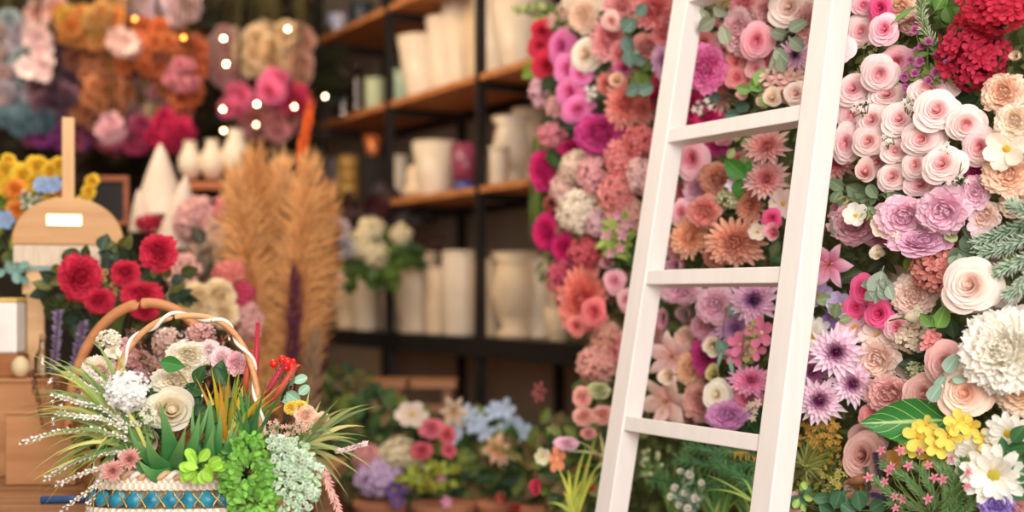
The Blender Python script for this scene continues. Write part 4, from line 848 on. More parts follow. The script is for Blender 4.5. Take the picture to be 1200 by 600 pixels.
fl('peony', 705, 157, 34, 24, C['magenta'], 'large magenta peony left of the ladder', out=.13, edge=(226, 80, 170))
fl('lisianthus', 672, 173, 20, 10, C['fuchsia'], 'fuchsia bloom in shade under the magenta peony', out=.07)
fl('pompon', 715, 46, 22, 26, ((250, 180, 180), (236, 120, 136)), 'pink pompon chrysanthemum left of the ladder near the top', out=.13)
fl('spray_rose', 717, 25, 11, 11, ((252, 204, 190), (240, 160, 150)), 'small blush rose on top of the pink pompon chrysanthemum', out=.17)
fl('pompon', 730, 6, 24, 18, ((248, 190, 186), (236, 140, 146)), 'light pink pompon at the top edge left of the ladder', out=.1)
fl('pompon', 768, 10, 26, 24, C['coralpink'], 'coral pink pompon at the top edge touching the far stile', out=.12)
fl('pompon', 728, 63, 14, 16, ((250, 180, 176), (238, 124, 140)), 'small pink pompon under the large pink one', out=.12)
fl('lisianthus', 758, 56, 20, 18, ((220, 146, 130), (200, 104, 110)), 'tan-pink lisianthus between the pompons and the far stile', out=.12)
fl('lisianthus', 777, 40, 12, 18, C['coralpink'], 'coral bloom against the far stile under the top pompon', out=.1)
fl('dahlia', 777, 72, 14, 22, ((236, 190, 220), (200, 140, 190)), 'lilac aster-like bloom hugging the far stile', out=.12)
fl('dahlia', 732, 80, 15, 12, ((238, 130, 170), (210, 80, 140)), 'small rose-purple dahlia in the leaves under the tan-pink lisianthus', out=.12)
fl('tulip', 772, 95, 10, 14, C['hot'], 'hot pink petals against the far stile below the lilac aster-like bloom', out=.1)
fl('tulip', 768, 118, 12, 18, C['fuchsia'], 'vivid fuchsia petals against the far stile at top rung level', out=.1)
fl('chrysanthemum', 712, 98, 13, 14, C['salmon'], 'small salmon bloom with a cream bud on top', out=.11)
fl('rosebud', 723, 95, 11, 12, C['peach'], 'cream bud leaning on the small salmon bloom', out=.15)
fl('chrysanthemum', 733, 122, 24, 28, C['salmon'], 'large salmon chrysanthemum above the coral hydrangeas', out=.12)
fl('chrysanthemum', 752, 128, 16, 18, ((244, 160, 140), (230, 110, 100)), 'salmon chrysanthemum behind the round teal leaf', out=.09)
sprig('eucalyptus_sprig', 'blue-green eucalyptus leaves scattered left of the ladder near the top', [(726, 24, 24, -20, 'leaf'), (730, 36, 28, 40, 'leaf'), (732, 42, 30, -70, 'leaf'), (736, 58, 28, -80, 'leaf'), (738, 78, 26, 60, 'leaf'), (740, 66, 22, -30), (734, 110, 24, 15), (748, 108, 24, 10), (746, 20, 22, 50)], (110, 140, 124), (738, 50), .17)
sprig('green_leaf_sprig', 'mid green leaf pair beside the salmon chrysanthemum', [(743, 86, 32, -40, 'leaf'), (745, 84, 30, -80, 'leaf'), (752, 82, 20, 40, 'leaf')], (118, 140, 70), (745, 80), .14)
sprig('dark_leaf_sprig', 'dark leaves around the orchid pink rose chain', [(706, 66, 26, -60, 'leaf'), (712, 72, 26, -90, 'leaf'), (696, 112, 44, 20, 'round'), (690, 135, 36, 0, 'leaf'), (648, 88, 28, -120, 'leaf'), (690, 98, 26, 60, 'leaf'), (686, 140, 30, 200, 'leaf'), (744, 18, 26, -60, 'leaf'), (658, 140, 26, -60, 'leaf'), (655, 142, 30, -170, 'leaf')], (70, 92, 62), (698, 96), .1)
sprig('light_leaf_sprig', 'light green leaves below the red roses at the far edge', [(640, 88, 30, -100, 'leaf'), (632, 80, 28, -150, 'leaf'), (650, 92, 24, -70, 'leaf'), (645, 96, 24, 200, 'leaf'), (626, 76, 22, 200, 'leaf')], (140, 164, 62), (648, 84), .06)
spray('white_filler_spray', 'white starry filler beside the largest orchid pink rose', [(688, 104), (692, 110), (696, 104), (690, 116), (697, 112)], 4.5, C['white'], (698, 118), 'star', out=.14)
H4 = [((253, 228, 204), (246, 206, 172)), ((250, 186, 186), (240, 140, 150)), ((251, 212, 200), (246, 180, 170)), ((251, 238, 214), (246, 220, 184)), ((244, 146, 142), (232, 110, 112)), ((240, 128, 124), (224, 92, 98)), ((246, 156, 148), (234, 120, 120)), ((252, 212, 204), (244, 172, 170)), ((250, 196, 174), (240, 160, 140))]
for i, (x, y, rx, ry, lb) in enumerate([(676, 196, 20, 20, 'cream hydrangea, topmost of the pale cluster left of the ladder'), (699, 206, 23, 24, 'pink hydrangea between the cream and coral ones'), (662, 222, 17, 18, 'cream-pink hydrangea at the outer edge of the pale cluster'), (680, 248, 27, 26, 'large ivory hydrangea lowest in the pale cluster'), (733, 187, 25, 26, 'coral pink hydrangea above the middle of the cluster'), (750, 166, 20, 20, 'deeper coral hydrangea close to the far stile'), (722, 228, 22, 24, 'coral pink hydrangea in the heart of the cluster'), (752, 206, 18, 22, 'pale pink hydrangea touching the far stile'), (733, 252, 24, 22, 'peach hydrangea beneath the coral pink ones')]):
    hd(x, y, rx, ry, H4[i], lb, n=56, fs=.27, out=.12 if i not in (3, 6) else .15)
hd(701, 260, 16, 18, ((250, 210, 212), (238, 170, 186)), 'pale rose hydrangea right of the large ivory one', n=40, fs=.3, out=.13)
spray('pink_starlet_spray', 'pink star blossoms with yellow eyes under the peach hydrangea', [(725, 252), (722, 264), (728, 268), (720, 276), (731, 276), (718, 288), (726, 290), (712, 276), (735, 262), (716, 296)], 8, ((248, 180, 200), (234, 130, 170)), (724, 300), 'floret5', out=.17, leaves=4, leafcol=(150, 176, 80), eye=(236, 190, 70))
fl('lisianthus', 637, 200, 16, 24, C['fuchsia'], 'fuchsia bloom at the far edge level with the pale hydrangeas', out=.09)
fl('tulip', 646, 238, 14, 16, C['coralpink'], 'rosy pink bloom under the fuchsia one at the far edge', out=.09)
fl('lisianthus', 640, 272, 15, 22, ((240, 34, 128), (206, 10, 90)), 'hot fuchsia calla-like bloom at the far edge, upper', out=.1)
fl('lisianthus', 660, 290, 13, 16, ((240, 34, 128), (206, 10, 90)), 'hot fuchsia bloom lower right of the calla-like one', out=.1)
fl('tulip', 662, 268, 12, 10, C['dusty'], 'dusty pink bloom in shade under the large ivory hydrangea', out=.07)
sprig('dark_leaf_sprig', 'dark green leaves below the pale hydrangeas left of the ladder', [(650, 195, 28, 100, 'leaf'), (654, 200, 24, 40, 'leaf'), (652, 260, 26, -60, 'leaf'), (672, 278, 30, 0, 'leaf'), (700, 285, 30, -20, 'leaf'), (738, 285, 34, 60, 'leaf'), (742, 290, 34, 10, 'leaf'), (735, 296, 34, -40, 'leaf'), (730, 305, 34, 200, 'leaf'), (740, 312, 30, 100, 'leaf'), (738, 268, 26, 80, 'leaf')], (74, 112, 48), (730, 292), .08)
hd(690, 296, 24, 20, ((226, 88, 100), (204, 56, 80)), 'raspberry red hydrangea under the large ivory one', n=48, fs=.28, out=.12)
hd(660, 325, 19, 22, ((222, 82, 110), (200, 52, 88)), 'raspberry pink hydrangea at the far edge', n=44, fs=.28, out=.1)
hd(664, 350, 14, 12, ((206, 70, 84), (180, 50, 66)), 'dark rose hydrangea in shade above the coral dahlia', n=30, fs=.32, out=.08)
fl('pompon', 685, 352, 30, 40, ((248, 150, 130), (238, 106, 100)), 'large coral pompon dahlia at the far end of the flower wall', out=.13)
fl('spray_rose', 697, 366, 15, 16, ((240, 116, 116), (222, 60, 80)), 'coral red rose resting on the large coral pompon dahlia', out=.19)
fl('spray_rose', 676, 382, 12, 11, ((244, 136, 124), (226, 80, 90)), 'small coral rose at the foot of the large coral pompon dahlia', out=.18)
fl('spray_rose', 720, 330, 12, 13, ((248, 180, 190), (232, 120, 150)), 'small pink rose near the far stile at middle rung level', out=.11)
fl('spray_rose', 735, 352, 11, 13, ((248, 190, 190), (236, 150, 160)), 'small pale pink rose beside the far stile below middle rung level', out=.11)
fl('rosebud', 713, 310, 11, 10, ((248, 190, 200), (236, 150, 170)), 'small pink bud under the green leaves near the far stile', out=.11)
hd(712, 395, 19, 18, ((250, 190, 164), (238, 150, 130)), 'peach hydrangea below the coral red rose', n=40, fs=.3, out=.1)
hd(730, 412, 15, 20, ((246, 150, 150), (230, 110, 120)), 'rose-coral hydrangea beside the far stile', n=36, fs=.3, out=.08)
hd(702, 426, 27, 24, ((252, 190, 172), (240, 140, 134)), 'large peach-pink hydrangea lowest at the far end of the flower wall', n=60, fs=.26, out=.12)
sprig('brown_leaf_sprig', 'brownish green leaves between coral dahlia and far stile', [(715, 355, 26, 60, 'leaf'), (722, 365, 26, 20, 'leaf'), (718, 372, 24, -60, 'leaf'), (740, 335, 22, 100, 'leaf'), (712, 340, 22, 120, 'leaf'), (728, 385, 26, -60, 'leaf')], (122, 96, 66), (722, 362), .07)
grass('hanging_fern', 'green trailing foliage hanging at the far edge between shelf and flower wall', (634, 165), [(634 + rnd.uniform(-18, 10), rnd.uniform(200, 296)) for i in range(40)], .006, [leaf_mat((120, 140, 56), var=.4), leaf_mat((98, 124, 48), var=.4)], d=3.95, bow=-.004, cat='foliage', spread=8)
# ------------------------------------------------------------------ table and the flower basket
TOP = .755
WOODT = wood_mat('table_wood', (176, 128, 88), (132, 88, 56), 2.2)
t = thing('wooden_table', 'brown wooden table top under the white flower basket', 'table', (-.9, 2.55, 0))
link('table_top', MB().box((-.85, -.42, TOP - .04), (.45, .95, TOP)), WOODT, t, False, .004)
for x in (-.8, .37):
    for y in (-.37, .87): link('leg', MB().box((x, y, 0), (x + .05, y + .05, TOP - .0405)), WOODT, t, False)
BC = Vector((-.635, 2.40, TOP + .001)); BH = .112
bk = thing('woven_basket', 'white woven basket with teal ribbon band, full of flowers, on the brown table', 'basket', BC)
sg = lambda v: math.copysign(abs(v) ** .68, v)
_an = np.linspace(0, 2 * PI, 2881); _ex = np.array([.168 * sg(math.cos(q)) for q in _an]); _ey = np.array([.095 * sg(math.sin(q)) for q in _an])
_cl = np.concatenate([[0], np.cumsum(np.hypot(np.diff(_ex), np.diff(_ey)))]); _cl *= 2 * PI / _cl[-1]
def ring(tt, a, k=1.0):
    t_ = float(np.interp(a % (2 * PI), _cl, _an)); return Vector(((.168 - .034 * tt) * sg(math.cos(t_)) * k, (.095 - .018 * tt) * sg(math.sin(t_)) * k, BH * tt))
def weave(t0, t1, rows, n=64, amp=.0035):
    m = MB(); nv, nu = rows * 4 + 1, n * 3; P = np.zeros((nv, nu, 3)); Cc = np.full((nv, nu, 3), .5)
    for j in range(nv):
        for i in range(nu):
            a = 2 * PI * i / nu; r = math.floor(j / 4 - 1e-6); ph = PI * (r % 2)
            k = amp * (math.cos(n * a / 1 + ph) * .6 + .6 * abs(math.sin(PI * j / 4)))
            p = ring(t0 + (t1 - t0) * j / (nv - 1), a); d = Vector((p.x * .35, p.y, 0)).normalized(); P[j, i] = p + d * k
            Cc[j, i] = (.5 + .5 * math.cos(n * a + ph), .5, .5)
    return m.grid(P, Cc, True)
STRAW = petal_mat((238, 228, 210), (196, 164, 126), 0, .02, None, .7)
link('lower_weave', weave(.0, .50, 5), STRAW, bk); link('upper_weave', weave(.79, .99, 2), STRAW, bk)
m = MB(); nu = 24 * 8; P = np.zeros((7, nu, 3)); Cc = np.full((7, nu, 3), .5)
for j in range(7):
    for i in range(nu):
        a = 2 * PI * i / nu; s = abs(math.sin(12 * a)); q = (j - 3) / 3
        P[j, i] = ring(.645 + .135 * q * (.3 + .7 * s ** .6), a) + Vector((math.cos(a), math.sin(a), 0)) * (.001 + .007 * s * (1 - q * q))
link('ribbon', m.grid(P, Cc, True), solid_mat('teal_satin', (50, 150, 172), .35, 0, 60, col2=(24, 104, 132)), bk)
iw = link('inner_wall', MB().lathe([(1, .005), (1, .98)], 48, False), solid_mat('inner_straw', (200, 170, 130), .8), bk)
iw.scale = (.122, .066, BH)
GOLD = solid_mat('gold_wire', (220, 170, 84), .3, .1, 30, .8)
for k in range(24):
    a = 2 * PI * k / 24
    for s in (-1, 1):
        pts = []
        for q in range(7):
            tt = .5 + .29 * q / 6; aa = a + s * .075 * math.cos(PI * q / 6); pts.append(ring(tt, aa) + Vector((math.cos(aa), math.sin(aa), 0)) * (.006 + .001 * s))
        link('wire', MB().tube(pts, .0013, 5), GOLD, bk)
for s, c in ((0, (250, 240, 226)), (1, (226, 184, 140))):
    pts = []
    for i in range(241):
        a = 2 * PI * i / 240; w_ = a * 22 + PI * s; rr = .0055
        pts.append(ring(1.0, a) + Vector((math.cos(a), math.sin(a), 0)) * rr * math.cos(w_) + Vector((0, 0, rr * math.sin(w_) + .003)))
    link('rim_braid', MB().tube(pts, .0052, 7, False), solid_mat('braid_straw', c, .7, .1, 60), bk)
hp = lambda q: Vector((-.152 * math.copysign(abs(math.cos(q)) ** .8, math.cos(q)) + .02 * math.sin(q) + .01, 0.0, BH + .292 * math.sin(q) ** .85 if 0 < q < PI else BH))
hpts = [hp(PI * i / 60) for i in range(61)]
hd_ = link('handle', MB().tube(hpts, .0058, 10), wood_mat('rattan', (222, 168, 118), (192, 132, 84), 8), bk)
pts = []
for i in range(200):
    f = i / 199 * 60; j = min(int(f), 59); c = hpts[j].lerp(hpts[j + 1], f - j); tg = (hpts[j + 1] - hpts[j]).normalized(); nn = tg.cross(Vector((0, 1, 0))); w_ = i / 199 * 2 * PI * 6.5
    pts.append(c + (nn * math.cos(w_) + Vector((0, 1, 0)) * math.sin(w_)) * .0072)
link('handle_ribbon', MB().tube(pts, .0036, 7), solid_mat('white_cord', (250, 240, 228), .6), hd_)
mm = MB(); mm.lathe([(.002, .0), (.7, .02), (1, 0)], 40, False); o = link('moss_filling', mm, leaf_mat((70, 84, 44), var=.4), bk); o.scale = (.124, .068, 1); o.location = (0, 0, BH * .9)

# --- plants in the basket
lm1 = [leaf_mat((132, 158, 84), var=.4), leaf_mat((168, 172, 84), var=.4), leaf_mat((196, 196, 112), var=.3), leaf_mat((104, 140, 74), var=.4)]
grass('grass_clump', 'yellow-green grass clump arching out over the table side of the white basket', (165, 530), [(rnd.uniform(28, 140), rnd.uniform(410, 585)) for i in range(78)] + [(54, 468), (25, 470), (22, 492), (52, 592), (30, 560), (40, 575), (102, 400), (116, 398)], .0035, lm1, d=2.36, bow=.045, spread=12)
for i, (p, lb) in enumerate([([(150, 515), (110, 502), (66, 506), (24, 519)], 'white flower spike reaching furthest out to the side of the basket'), ([(150, 530), (112, 532), (84, 542), (52, 562)], 'pinkish white flower spike, second lowest on the basket side'), ([(160, 540), (135, 552), (108, 572), (72, 598)], 'pinkish white flower spike hanging lowest beside the basket'), ([(160, 535), (132, 545), (104, 552), (66, 568)], 'pinkish white flower spike above the lowest one'),
    ([(150, 500), (120, 478), (92, 472), (62, 462)], 'white flower spike pointing at the stepped wooden boxes'), ([(150, 490), (126, 462), (100, 452), (78, 436)], 'white flower spike, upper one on the basket side'), ([(150, 505), (120, 490), (96, 488), (66, 484)], 'white flower spike between the upper and furthest ones'), ([(160, 500), (140, 470), (118, 446), (104, 434)], 'white flower spike just under the cream stock'), ([(165, 545), (148, 556), (128, 566), (104, 590)], 'pinkish white flower spike crossing the corner of the basket')]):
    needle_sprig('flower_spike', lb, p, (.0075), (250, 236, 230) if i in (0, 4, 5, 6, 7) else (248, 220, 218), d=2.32 + .01 * (i % 3), n=64, w=.0028, ang=60, part='florets', wood=(170, 180, 120), tip=(255, 250, 244), cat='flower spike')
def aloe(label, base, tips, d):
    b0 = at(base[0], base[1], d); o = thing('aloe', label, 'plant', b0)
    for i, (tx, ty, w, bow, dd) in enumerate(tips):
        tip = at(tx, ty, d - dd) - b0; n = 12; side = tip.cross(Vector((0, -1, 0))).normalized(); nr = side.cross(tip).normalized()
        if nr.y > 0: nr = -nr
        w = w * d / FPX; P = np.zeros((n, 10, 3)); Cc = np.full((n, 10, 3), .5)
        for j in range(n):
            q = j / (n - 1); c = tip * q + side * bow * d / FPX * math.sin(PI * q) * 1.0 - nr * -.012 * math.sin(PI * q)
            ww = w * (1 - q ** 1.6) * (0.82 + .18 * math.cos(q * 3)) + .0004
            for k in range(10):
                a = 2 * PI * k / 10; s_ = math.sin(a); P[j, k] = c + side * ww * math.cos(a) + nr * (ww * (.30 * s_ + .28 * math.cos(a) ** 2 - .14)); Cc[j, k] = (q, .5 + .5 * abs(math.cos(a)), .3 + .05 * i)
        link('leaf', MB().grid(P, Cc, True), leaf_mat((66, 128, 68), (84, 142, 76), .3, .4, .08, (124, 164, 96)), o)
    return o
aloe('green aloe with broad pointed leaves in the middle of the white basket', (204, 552), [(187, 470, 15, 4, .05), (172, 506, 14, -8, .06), (234, 482, 13, 10, .05), (246, 470, 8, 8, .02), (150, 496, 9, -10, .03), (146, 518, 9, -14, .04), (218, 500, 12, 2, .08), (160, 536, 12, -10, .05)], 2.345)
aloe('green aloe rosette nearer the boxwood foliage in the white basket', (246, 552), [(246, 464, 12, 3, .03), (258, 476, 9, 6, .03), (280, 494, 11, 8, .05), (226, 500, 11, -4, .05), (250, 500, 13, 0, .07), (274, 486, 6, 8, .0), (226, 474, 7, -6, .0)], 2.355)
D = 2.38
hd(150, 458, 25, 24, ((254, 252, 248), (240, 238, 232)), 'round pure white hydrangea ball in the white basket', n=80, fs=.26, d=2.325)
fl('carnation', 116, 436, 20, 19, C['cream'], 'cream carnation on the grass side of the white basket', d=2.42)
hd(128, 398, 15, 11, C['ivory'], 'cream stock head standing tallest by the twisted basket handle', n=26, fs=.36, d=2.40, name='stock_flower')
fl('spray_rose', 132, 412, 9, 8, C['ivory'], 'small cream floret cluster just under the tallest cream stock', d=2.40)
fl('rosebud', 199, 482, 36, 34, C['ivory'], 'large ivory rose behind the aloe in the white basket', d=2.41, edge=(254, 246, 234))
fl('peony', 206, 446, 30, 18, C['ivory'], 'ivory frilled bloom above the large ivory rose', d=2.45)
fl('rosebud', 179, 514, 15, 18, C['ivory'], 'small ivory rosebud low between aloe leaves', d=2.40)
fl('peony', 222, 416, 28, 18, C['ivory'], 'cream frilled bloom under the basket handle', d=2.47)
fl('peony', 218, 432, 16, 12, C['ivory'], 'small cream frilled bloom hanging below the cream one', d=2.46)
fl('carnation', 246, 410, 13, 12, ((253, 236, 232), (250, 214, 212)), 'white-pink bloom, first of three beside the cream frilled bloom', d=2.47)
fl('carnation', 260, 420, 14, 14, ((253, 226, 228), (248, 200, 206)), 'white-pink bloom, second of three under the basket handle', d=2.46)
fl('carnation', 276, 426, 13, 14, ((250, 204, 208), (244, 170, 180)), 'pink bloom, third of three nearest the red cattail spikes', d=2.46)
sprig('green_leaf', 'single bright green leaf in front of the cream frilled bloom', [(188, 424, 34, -12, 'leaf')], (70, 146, 62), (222, 452), d=2.37, facej=.1)
spray('white_filler_spray', 'greenish white filler below the round white hydrangea ball', [(138 + rnd.uniform(0, 46), 468 + rnd.uniform(0, 32)) for i in range(26)], 4.2, ((250, 246, 226), (220, 226, 180)), (160, 530), 'floret5', d=2.35, leaves=2, leafcol=(140, 170, 100))
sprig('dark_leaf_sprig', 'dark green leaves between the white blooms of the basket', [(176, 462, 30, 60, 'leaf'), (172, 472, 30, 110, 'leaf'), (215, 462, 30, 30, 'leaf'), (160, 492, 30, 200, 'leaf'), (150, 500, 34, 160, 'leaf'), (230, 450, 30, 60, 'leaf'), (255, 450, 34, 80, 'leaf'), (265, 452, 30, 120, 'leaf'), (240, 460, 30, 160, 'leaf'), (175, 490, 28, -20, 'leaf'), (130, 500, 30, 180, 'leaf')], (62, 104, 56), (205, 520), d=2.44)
OR = [leaf_mat((226, 184, 52), var=.35), leaf_mat((200, 140, 44), var=.35), leaf_mat((170, 160, 56), var=.35), leaf_mat((92, 140, 60), var=.35)]
grass('variegated_grass', 'yellow and orange strap leaves beneath the red cattail spikes', (262, 520), [(247, 428), (256, 440), (270, 426), (276, 440), (292, 432), (284, 446), (303, 448), (306, 460), (318, 452), (322, 466), (330, 450), (335, 462), (240, 448), (228, 440), (262, 436), (290, 462), (297, 478), (312, 478), (282, 428), (268, 452), (326, 480), (340, 470)], .0044, OR, d=2.40, bow=.01, cat='leaf tuft')
grass('grass_tuft', 'short green grass blades in front of the yellow orange strap leaves', (290, 535), [(rnd.uniform(262, 345), rnd.uniform(440, 500)) for i in range(30)], .004, [leaf_mat((84, 142, 62), var=.4), leaf_mat((64, 120, 66), var=.4)], d=2.38, bow=.01)
for i, (p, c, lb) in enumerate([([(298, 455), (300, 425), (302, 380)], (196, 60, 76), 'crimson cattail spike, tallest above the basket foliage'), ([(286, 470), (289, 440), (293, 412)], (208, 96, 66), 'orange-red cattail spike below the tallest crimson one'), ([(308, 470), (320, 448), (332, 428)], (186, 62, 78), 'dark rose cattail spike leaning to the red berries'), ([(312, 480), (330, 454), (347, 428)], (212, 92, 72), 'coral cattail spike leaning furthest to the side')]):
    needle_sprig('cattail_spike', lb, p, .0085, c, d=2.41, n=260, w=.0012, ang=50, core=.0058, part='spike', cat='flower spike', wood=(150, 120, 60))
b0 = at(330, 470, 2.42); o = thing('berry_twig', 'bright red berries on a twig beside the coral cattail spike', 'berry twig', b0); m = MB()
for (x, y, r) in [(321, 426, 5), (331, 421, 5), (337, 424, 5.5), (342, 429, 5), (335, 431, 4), (344, 423, 3)]:
    p = at(x, y, 2.42) - b0; link('berry', MB().ball(p, r * 2.42 / FPX, 12), solid_mat('red_berry', (232, 40, 34), .3), o); m.tube([(0, 0, 0), p * .5 + Vector((.004, 0, 0)), p], .0012, 5)
link('twig', m, leaf_mat((110, 90, 50)), o)
sprig('eucalyptus_sprig', 'pale blue-green round leaves beside the coral cattail spike', [(338, 452, 24, 60), (336, 460, 26, -30), (344, 448, 20, 20), (330, 470, 22, 10), (350, 462, 18, 40)], (150, 186, 160), (335, 500), d=2.45)
for x, y, r, c, lb in [(341, 478, 8, 'yellow', 'small yellow blossom, first of two above the peach blossoms'), (352, 476, 8, 'yellow', 'small yellow blossom, second of two above the peach blossoms'), (358, 487, 13, 'peach', 'peach blossom beside the small yellow ones in the basket'), (374, 497, 13, 'peach', 'peach blossom at the outer edge of the basket foliage')]:
    fl('lisianthus', x, y, r, r, C[c], lb, d=2.42)
spray('dried_filler_spray', 'dusty pink dried filler above the mint foliage of the basket', [(312 + rnd.uniform(0, 52), 492 + rnd.uniform(0, 18)) for i in range(36)], 3.6, ((236, 190, 170), (206, 140, 124)), (325, 545), 'star', d=2.38, leaves=1)
BX = leaf_mat((122, 178, 72), var=.45)
def leafy(name, label, base, n, rx, ry, cx, cy, ln, mat, d, cat='foliage', shape='round', dd=.05, merged=False):
    b0 = at(base[0], base[1], d); o = thing(name, label, cat, b0); m = MB()
    for i in range(n):
        r = math.sqrt(rnd.random()); a = rnd.uniform(0, 2 * PI); z = math.sqrt(1 - r * r * .9)
        p = at(cx + rx * r * math.cos(a), cy + ry * r * math.sin(a), d - dd * z - rnd.uniform(0, .02)) - b0
        L = ln * d / FPX * rnd.uniform(.75, 1.2); ang = a * -1 + rnd.uniform(-1, 1)
        if merged:
            if i == 0: fm_ = MB()
            Q, Cc = flat_petal(L, L * .36, 5, 5, prof_oval, bend=rnd.uniform(-.3, .5), cup=.4); Mx = basis(face_dir(p + b0, j=.6, wc=.8), Vector((math.cos(ang), .2, math.sin(ang))))
            fm_.grid(Q @ np.array(Mx.transposed()) + np.array(p), Cc)
            if i % 5 == 0: m.tube([(0, 0, 0), p * .5 + Vector((0, .012, 0)), p], .0009, 4)
            continue
        lo = link('leaf', leaf_me(shape, i % 4), mat[i % len(mat)] if isinstance(mat, list) else mat, o)
        lo.matrix_local = Matrix.Translation(p) @ basis(face_dir(p + b0, j=.6, wc=.8), Vector((math.cos(ang), .2, math.sin(ang)))).to_4x4() @ Matrix.Scale(L, 4)
        if i % 3 == 0: m.tube([(0, 0, 0), p * .5 + Vector((0, .012, 0)), p], .0011, 4)
    link('stem', m, leaf_mat((100, 120, 70)), o)
    if merged: link('foliage', fm_, mat, o)
    return o
leafy('boxwood_sprig', 'bright green small-leaved foliage spilling over the basket rim', (286, 560), 300, 30, 46, 290, 556, 10, BX, 2.33, merged=True)
leafy('boxwood_sprig', 'lower bright green small-leaved tuft hanging in front of the basket', (300, 600), 150, 26, 22, 296, 590, 10, BX, 2.315, merged=True)
leafy('leafy_spray', 'dark green leaves packed behind the aloe in the white basket', (210, 545), 95, 85, 40, 205, 515, 26, [leaf_mat((60, 98, 52), var=.45), leaf_mat((84, 124, 62), var=.4)], 2.46, shape='leaf')
leafy('lime_leaf_sprig', 'lime green leaflets at the basket rim under the aloe', (236, 553), 16, 14, 8, 236, 545, 16, leaf_mat((156, 204, 70)), 2.31)
leafy('mint_leaf_sprig', 'pale mint green leafy sprig beside the bright green foliage', (335, 560), 300, 34, 44, 338, 560, 8, leaf_mat((190, 216, 178), var=.25), 2.34, merged=True)
spray('mint_bead_spray', 'frosty white-green beaded sprigs drooping over the mint foliage', [(312 + rnd.uniform(0, 40) + i * .22, 516 + i * .95 + rnd.uniform(-10, 10)) for i in range(80)], 3.8, ((232, 242, 222), (190, 216, 180)), (318, 545), 'pompon', d=2.29, part='bead')
for i, (p, lb) in enumerate([([(318, 508), (335, 535), (345, 565), (350, 600)], 'frosty sprig hanging straight down in the mint foliage'), ([(325, 510), (350, 530), (366, 545), (378, 550)], 'frosty sprig reaching furthest out of the mint foliage'), ([(330, 530), (352, 556), (366, 574), (372, 578)], 'frosty sprig, lower outer one of the mint foliage')]):
    needle_sprig('frosty_sprig', lb, p, .010, (206, 228, 200), d=2.285, n=80, w=.0022, ang=60, tip=(240, 246, 232), wood=(190, 206, 180))
GV = [leaf_mat((150, 160, 96), var=.35), leaf_mat((120, 140, 82), var=.35), leaf_mat((186, 176, 112), var=.35)]
grass('airplant_grass', 'olive spiky grass fanning out beyond the mint foliage of the basket', (352, 525), [(363, 456), (402, 464), (410, 478), (432, 474), (444, 476), (428, 500), (440, 552), (430, 528), (424, 558), (408, 582), (380, 604), (392, 600), (412, 540), (396, 512), (420, 516), (376, 470), (388, 484), (372, 600), (400, 560), (432, 512)], .0042, GV, d=2.40, bow=.02)
for i, (p, lb) in enumerate([([(378, 545), (386, 570), (396, 596), (404, 612)], 'pink bottlebrush spike hanging under the olive spiky grass'), ([(392, 530), (408, 526), (428, 520)], 'white-pink spike poking out of the olive spiky grass')]):
    needle_sprig('bottlebrush_spike', lb, p, .014 if i == 0 else .008, (238, 176, 164) if i == 0 else (246, 222, 226), d=2.36, n=140, w=.002, ang=40, part='florets', cat='flower spike', tip=(250, 196, 186))
for x, y, r, lb in [(152, 538, 13, 'dusty pink succulent rosette, upper one at the basket rim'), (132, 552, 13, 'dusty pink succulent rosette, lower one over the basket rim')]:
    fl('dahlia', x, y, r, r, ((230, 170, 158), (206, 130, 122)), lb, d=2.29, name='succulent', cat='plant', single=True)

# ------------------------------------------------------------------ things behind the basket
BR = wood_mat('brown_basket_reed', (190, 134, 84), (150, 96, 56), 20)
SB = Vector((-.80, 2.82, TOP + .001)); o = thing('brown_basket', 'brown wicker basket with a tall hoop handle behind the white basket', 'basket', SB)
m = MB(); nu, nv = 120, 25; P = np.zeros((nv, nu, 3)); Cc = np.full((nv, nu, 3), .5)
for j in range(nv):
    for i in range(nu):
        a = 2 * PI * i / nu; q = j / (nv - 1); r = (.13 + .04 * q) * (1 + .02 * math.cos(40 * a + PI * (j // 3 % 2))); P[j, i] = (r * math.cos(a), r * .75 * math.sin(a), .16 * q)
link('body', m.grid(P, Cc, True), BR, o); bs = link('base', MB().lathe([(.13, 0), (.13, .006)], 40), BR, o); bs.scale = (1, .75, 1)
link('handle', MB().tube([(-.178 * math.cos(PI * i / 40), 0, .13 + .295 * math.sin(PI * i / 40) ** .9) for i in range(41)], .0115, 10), wood_mat('rattan_hoop', (206, 142, 92), (176, 112, 66), 6), o)
for x, y, r, c, lb in [(166, 452, 20, 'lilac', 'dusty lilac hydrangea in the brown basket behind the white ball'), (182, 432, 16, 'blush', 'pale pink hydrangea under the hoop handle'), (150, 415, 18, 'dusty', 'greyish pink hydrangea under the crown of the hoop handle'), (196, 402, 18, 'blushrose', 'pinkish cream hydrangea high in the brown basket'), (236, 396, 18, 'dusty', 'dusty pink hydrangea at the far side of the brown basket'), (110, 470, 20, 'mauve', 'shaded mauve hydrangea low in the brown basket')]:
    hd(x, y, r, r, C[c], lb, n=34, fs=.32, d=2.78, single=True)
def film(label, px, py, rx, ry, d):
    c = at(px, py, d); o = thing('cellophane_wrap', label, 'wrapping', c - Vector((0, 0, ry * d / FPX))); m = MB(); P = np.zeros((16, 22, 3)); Cc = np.full((16, 22, 3), .5)
    for j in range(16):
        for i in range(22):
            a = 1.25 * PI * i / 21 + .85 * PI; q = j / 15; r = (.45 + .55 * q) * (1 + .13 * rnd.uniform(-1, 1)); P[j, i] = (rx * d / FPX * r * math.cos(a), rx * d / FPX * r * math.sin(a) * .8, 2 * ry * d / FPX * q * (1 + .05 * rnd.uniform(-1, 1)))
    link('film', m.grid(P, Cc), glass_mat((246, 240, 236), .35), o, False); return o
film('clear crinkled cellophane around the blooms under the hoop handle', 212, 425, 58, 40, 2.72)
film('clear crinkled cellophane lying on the stepped wooden boxes', 62, 468, 26, 34, 2.9)
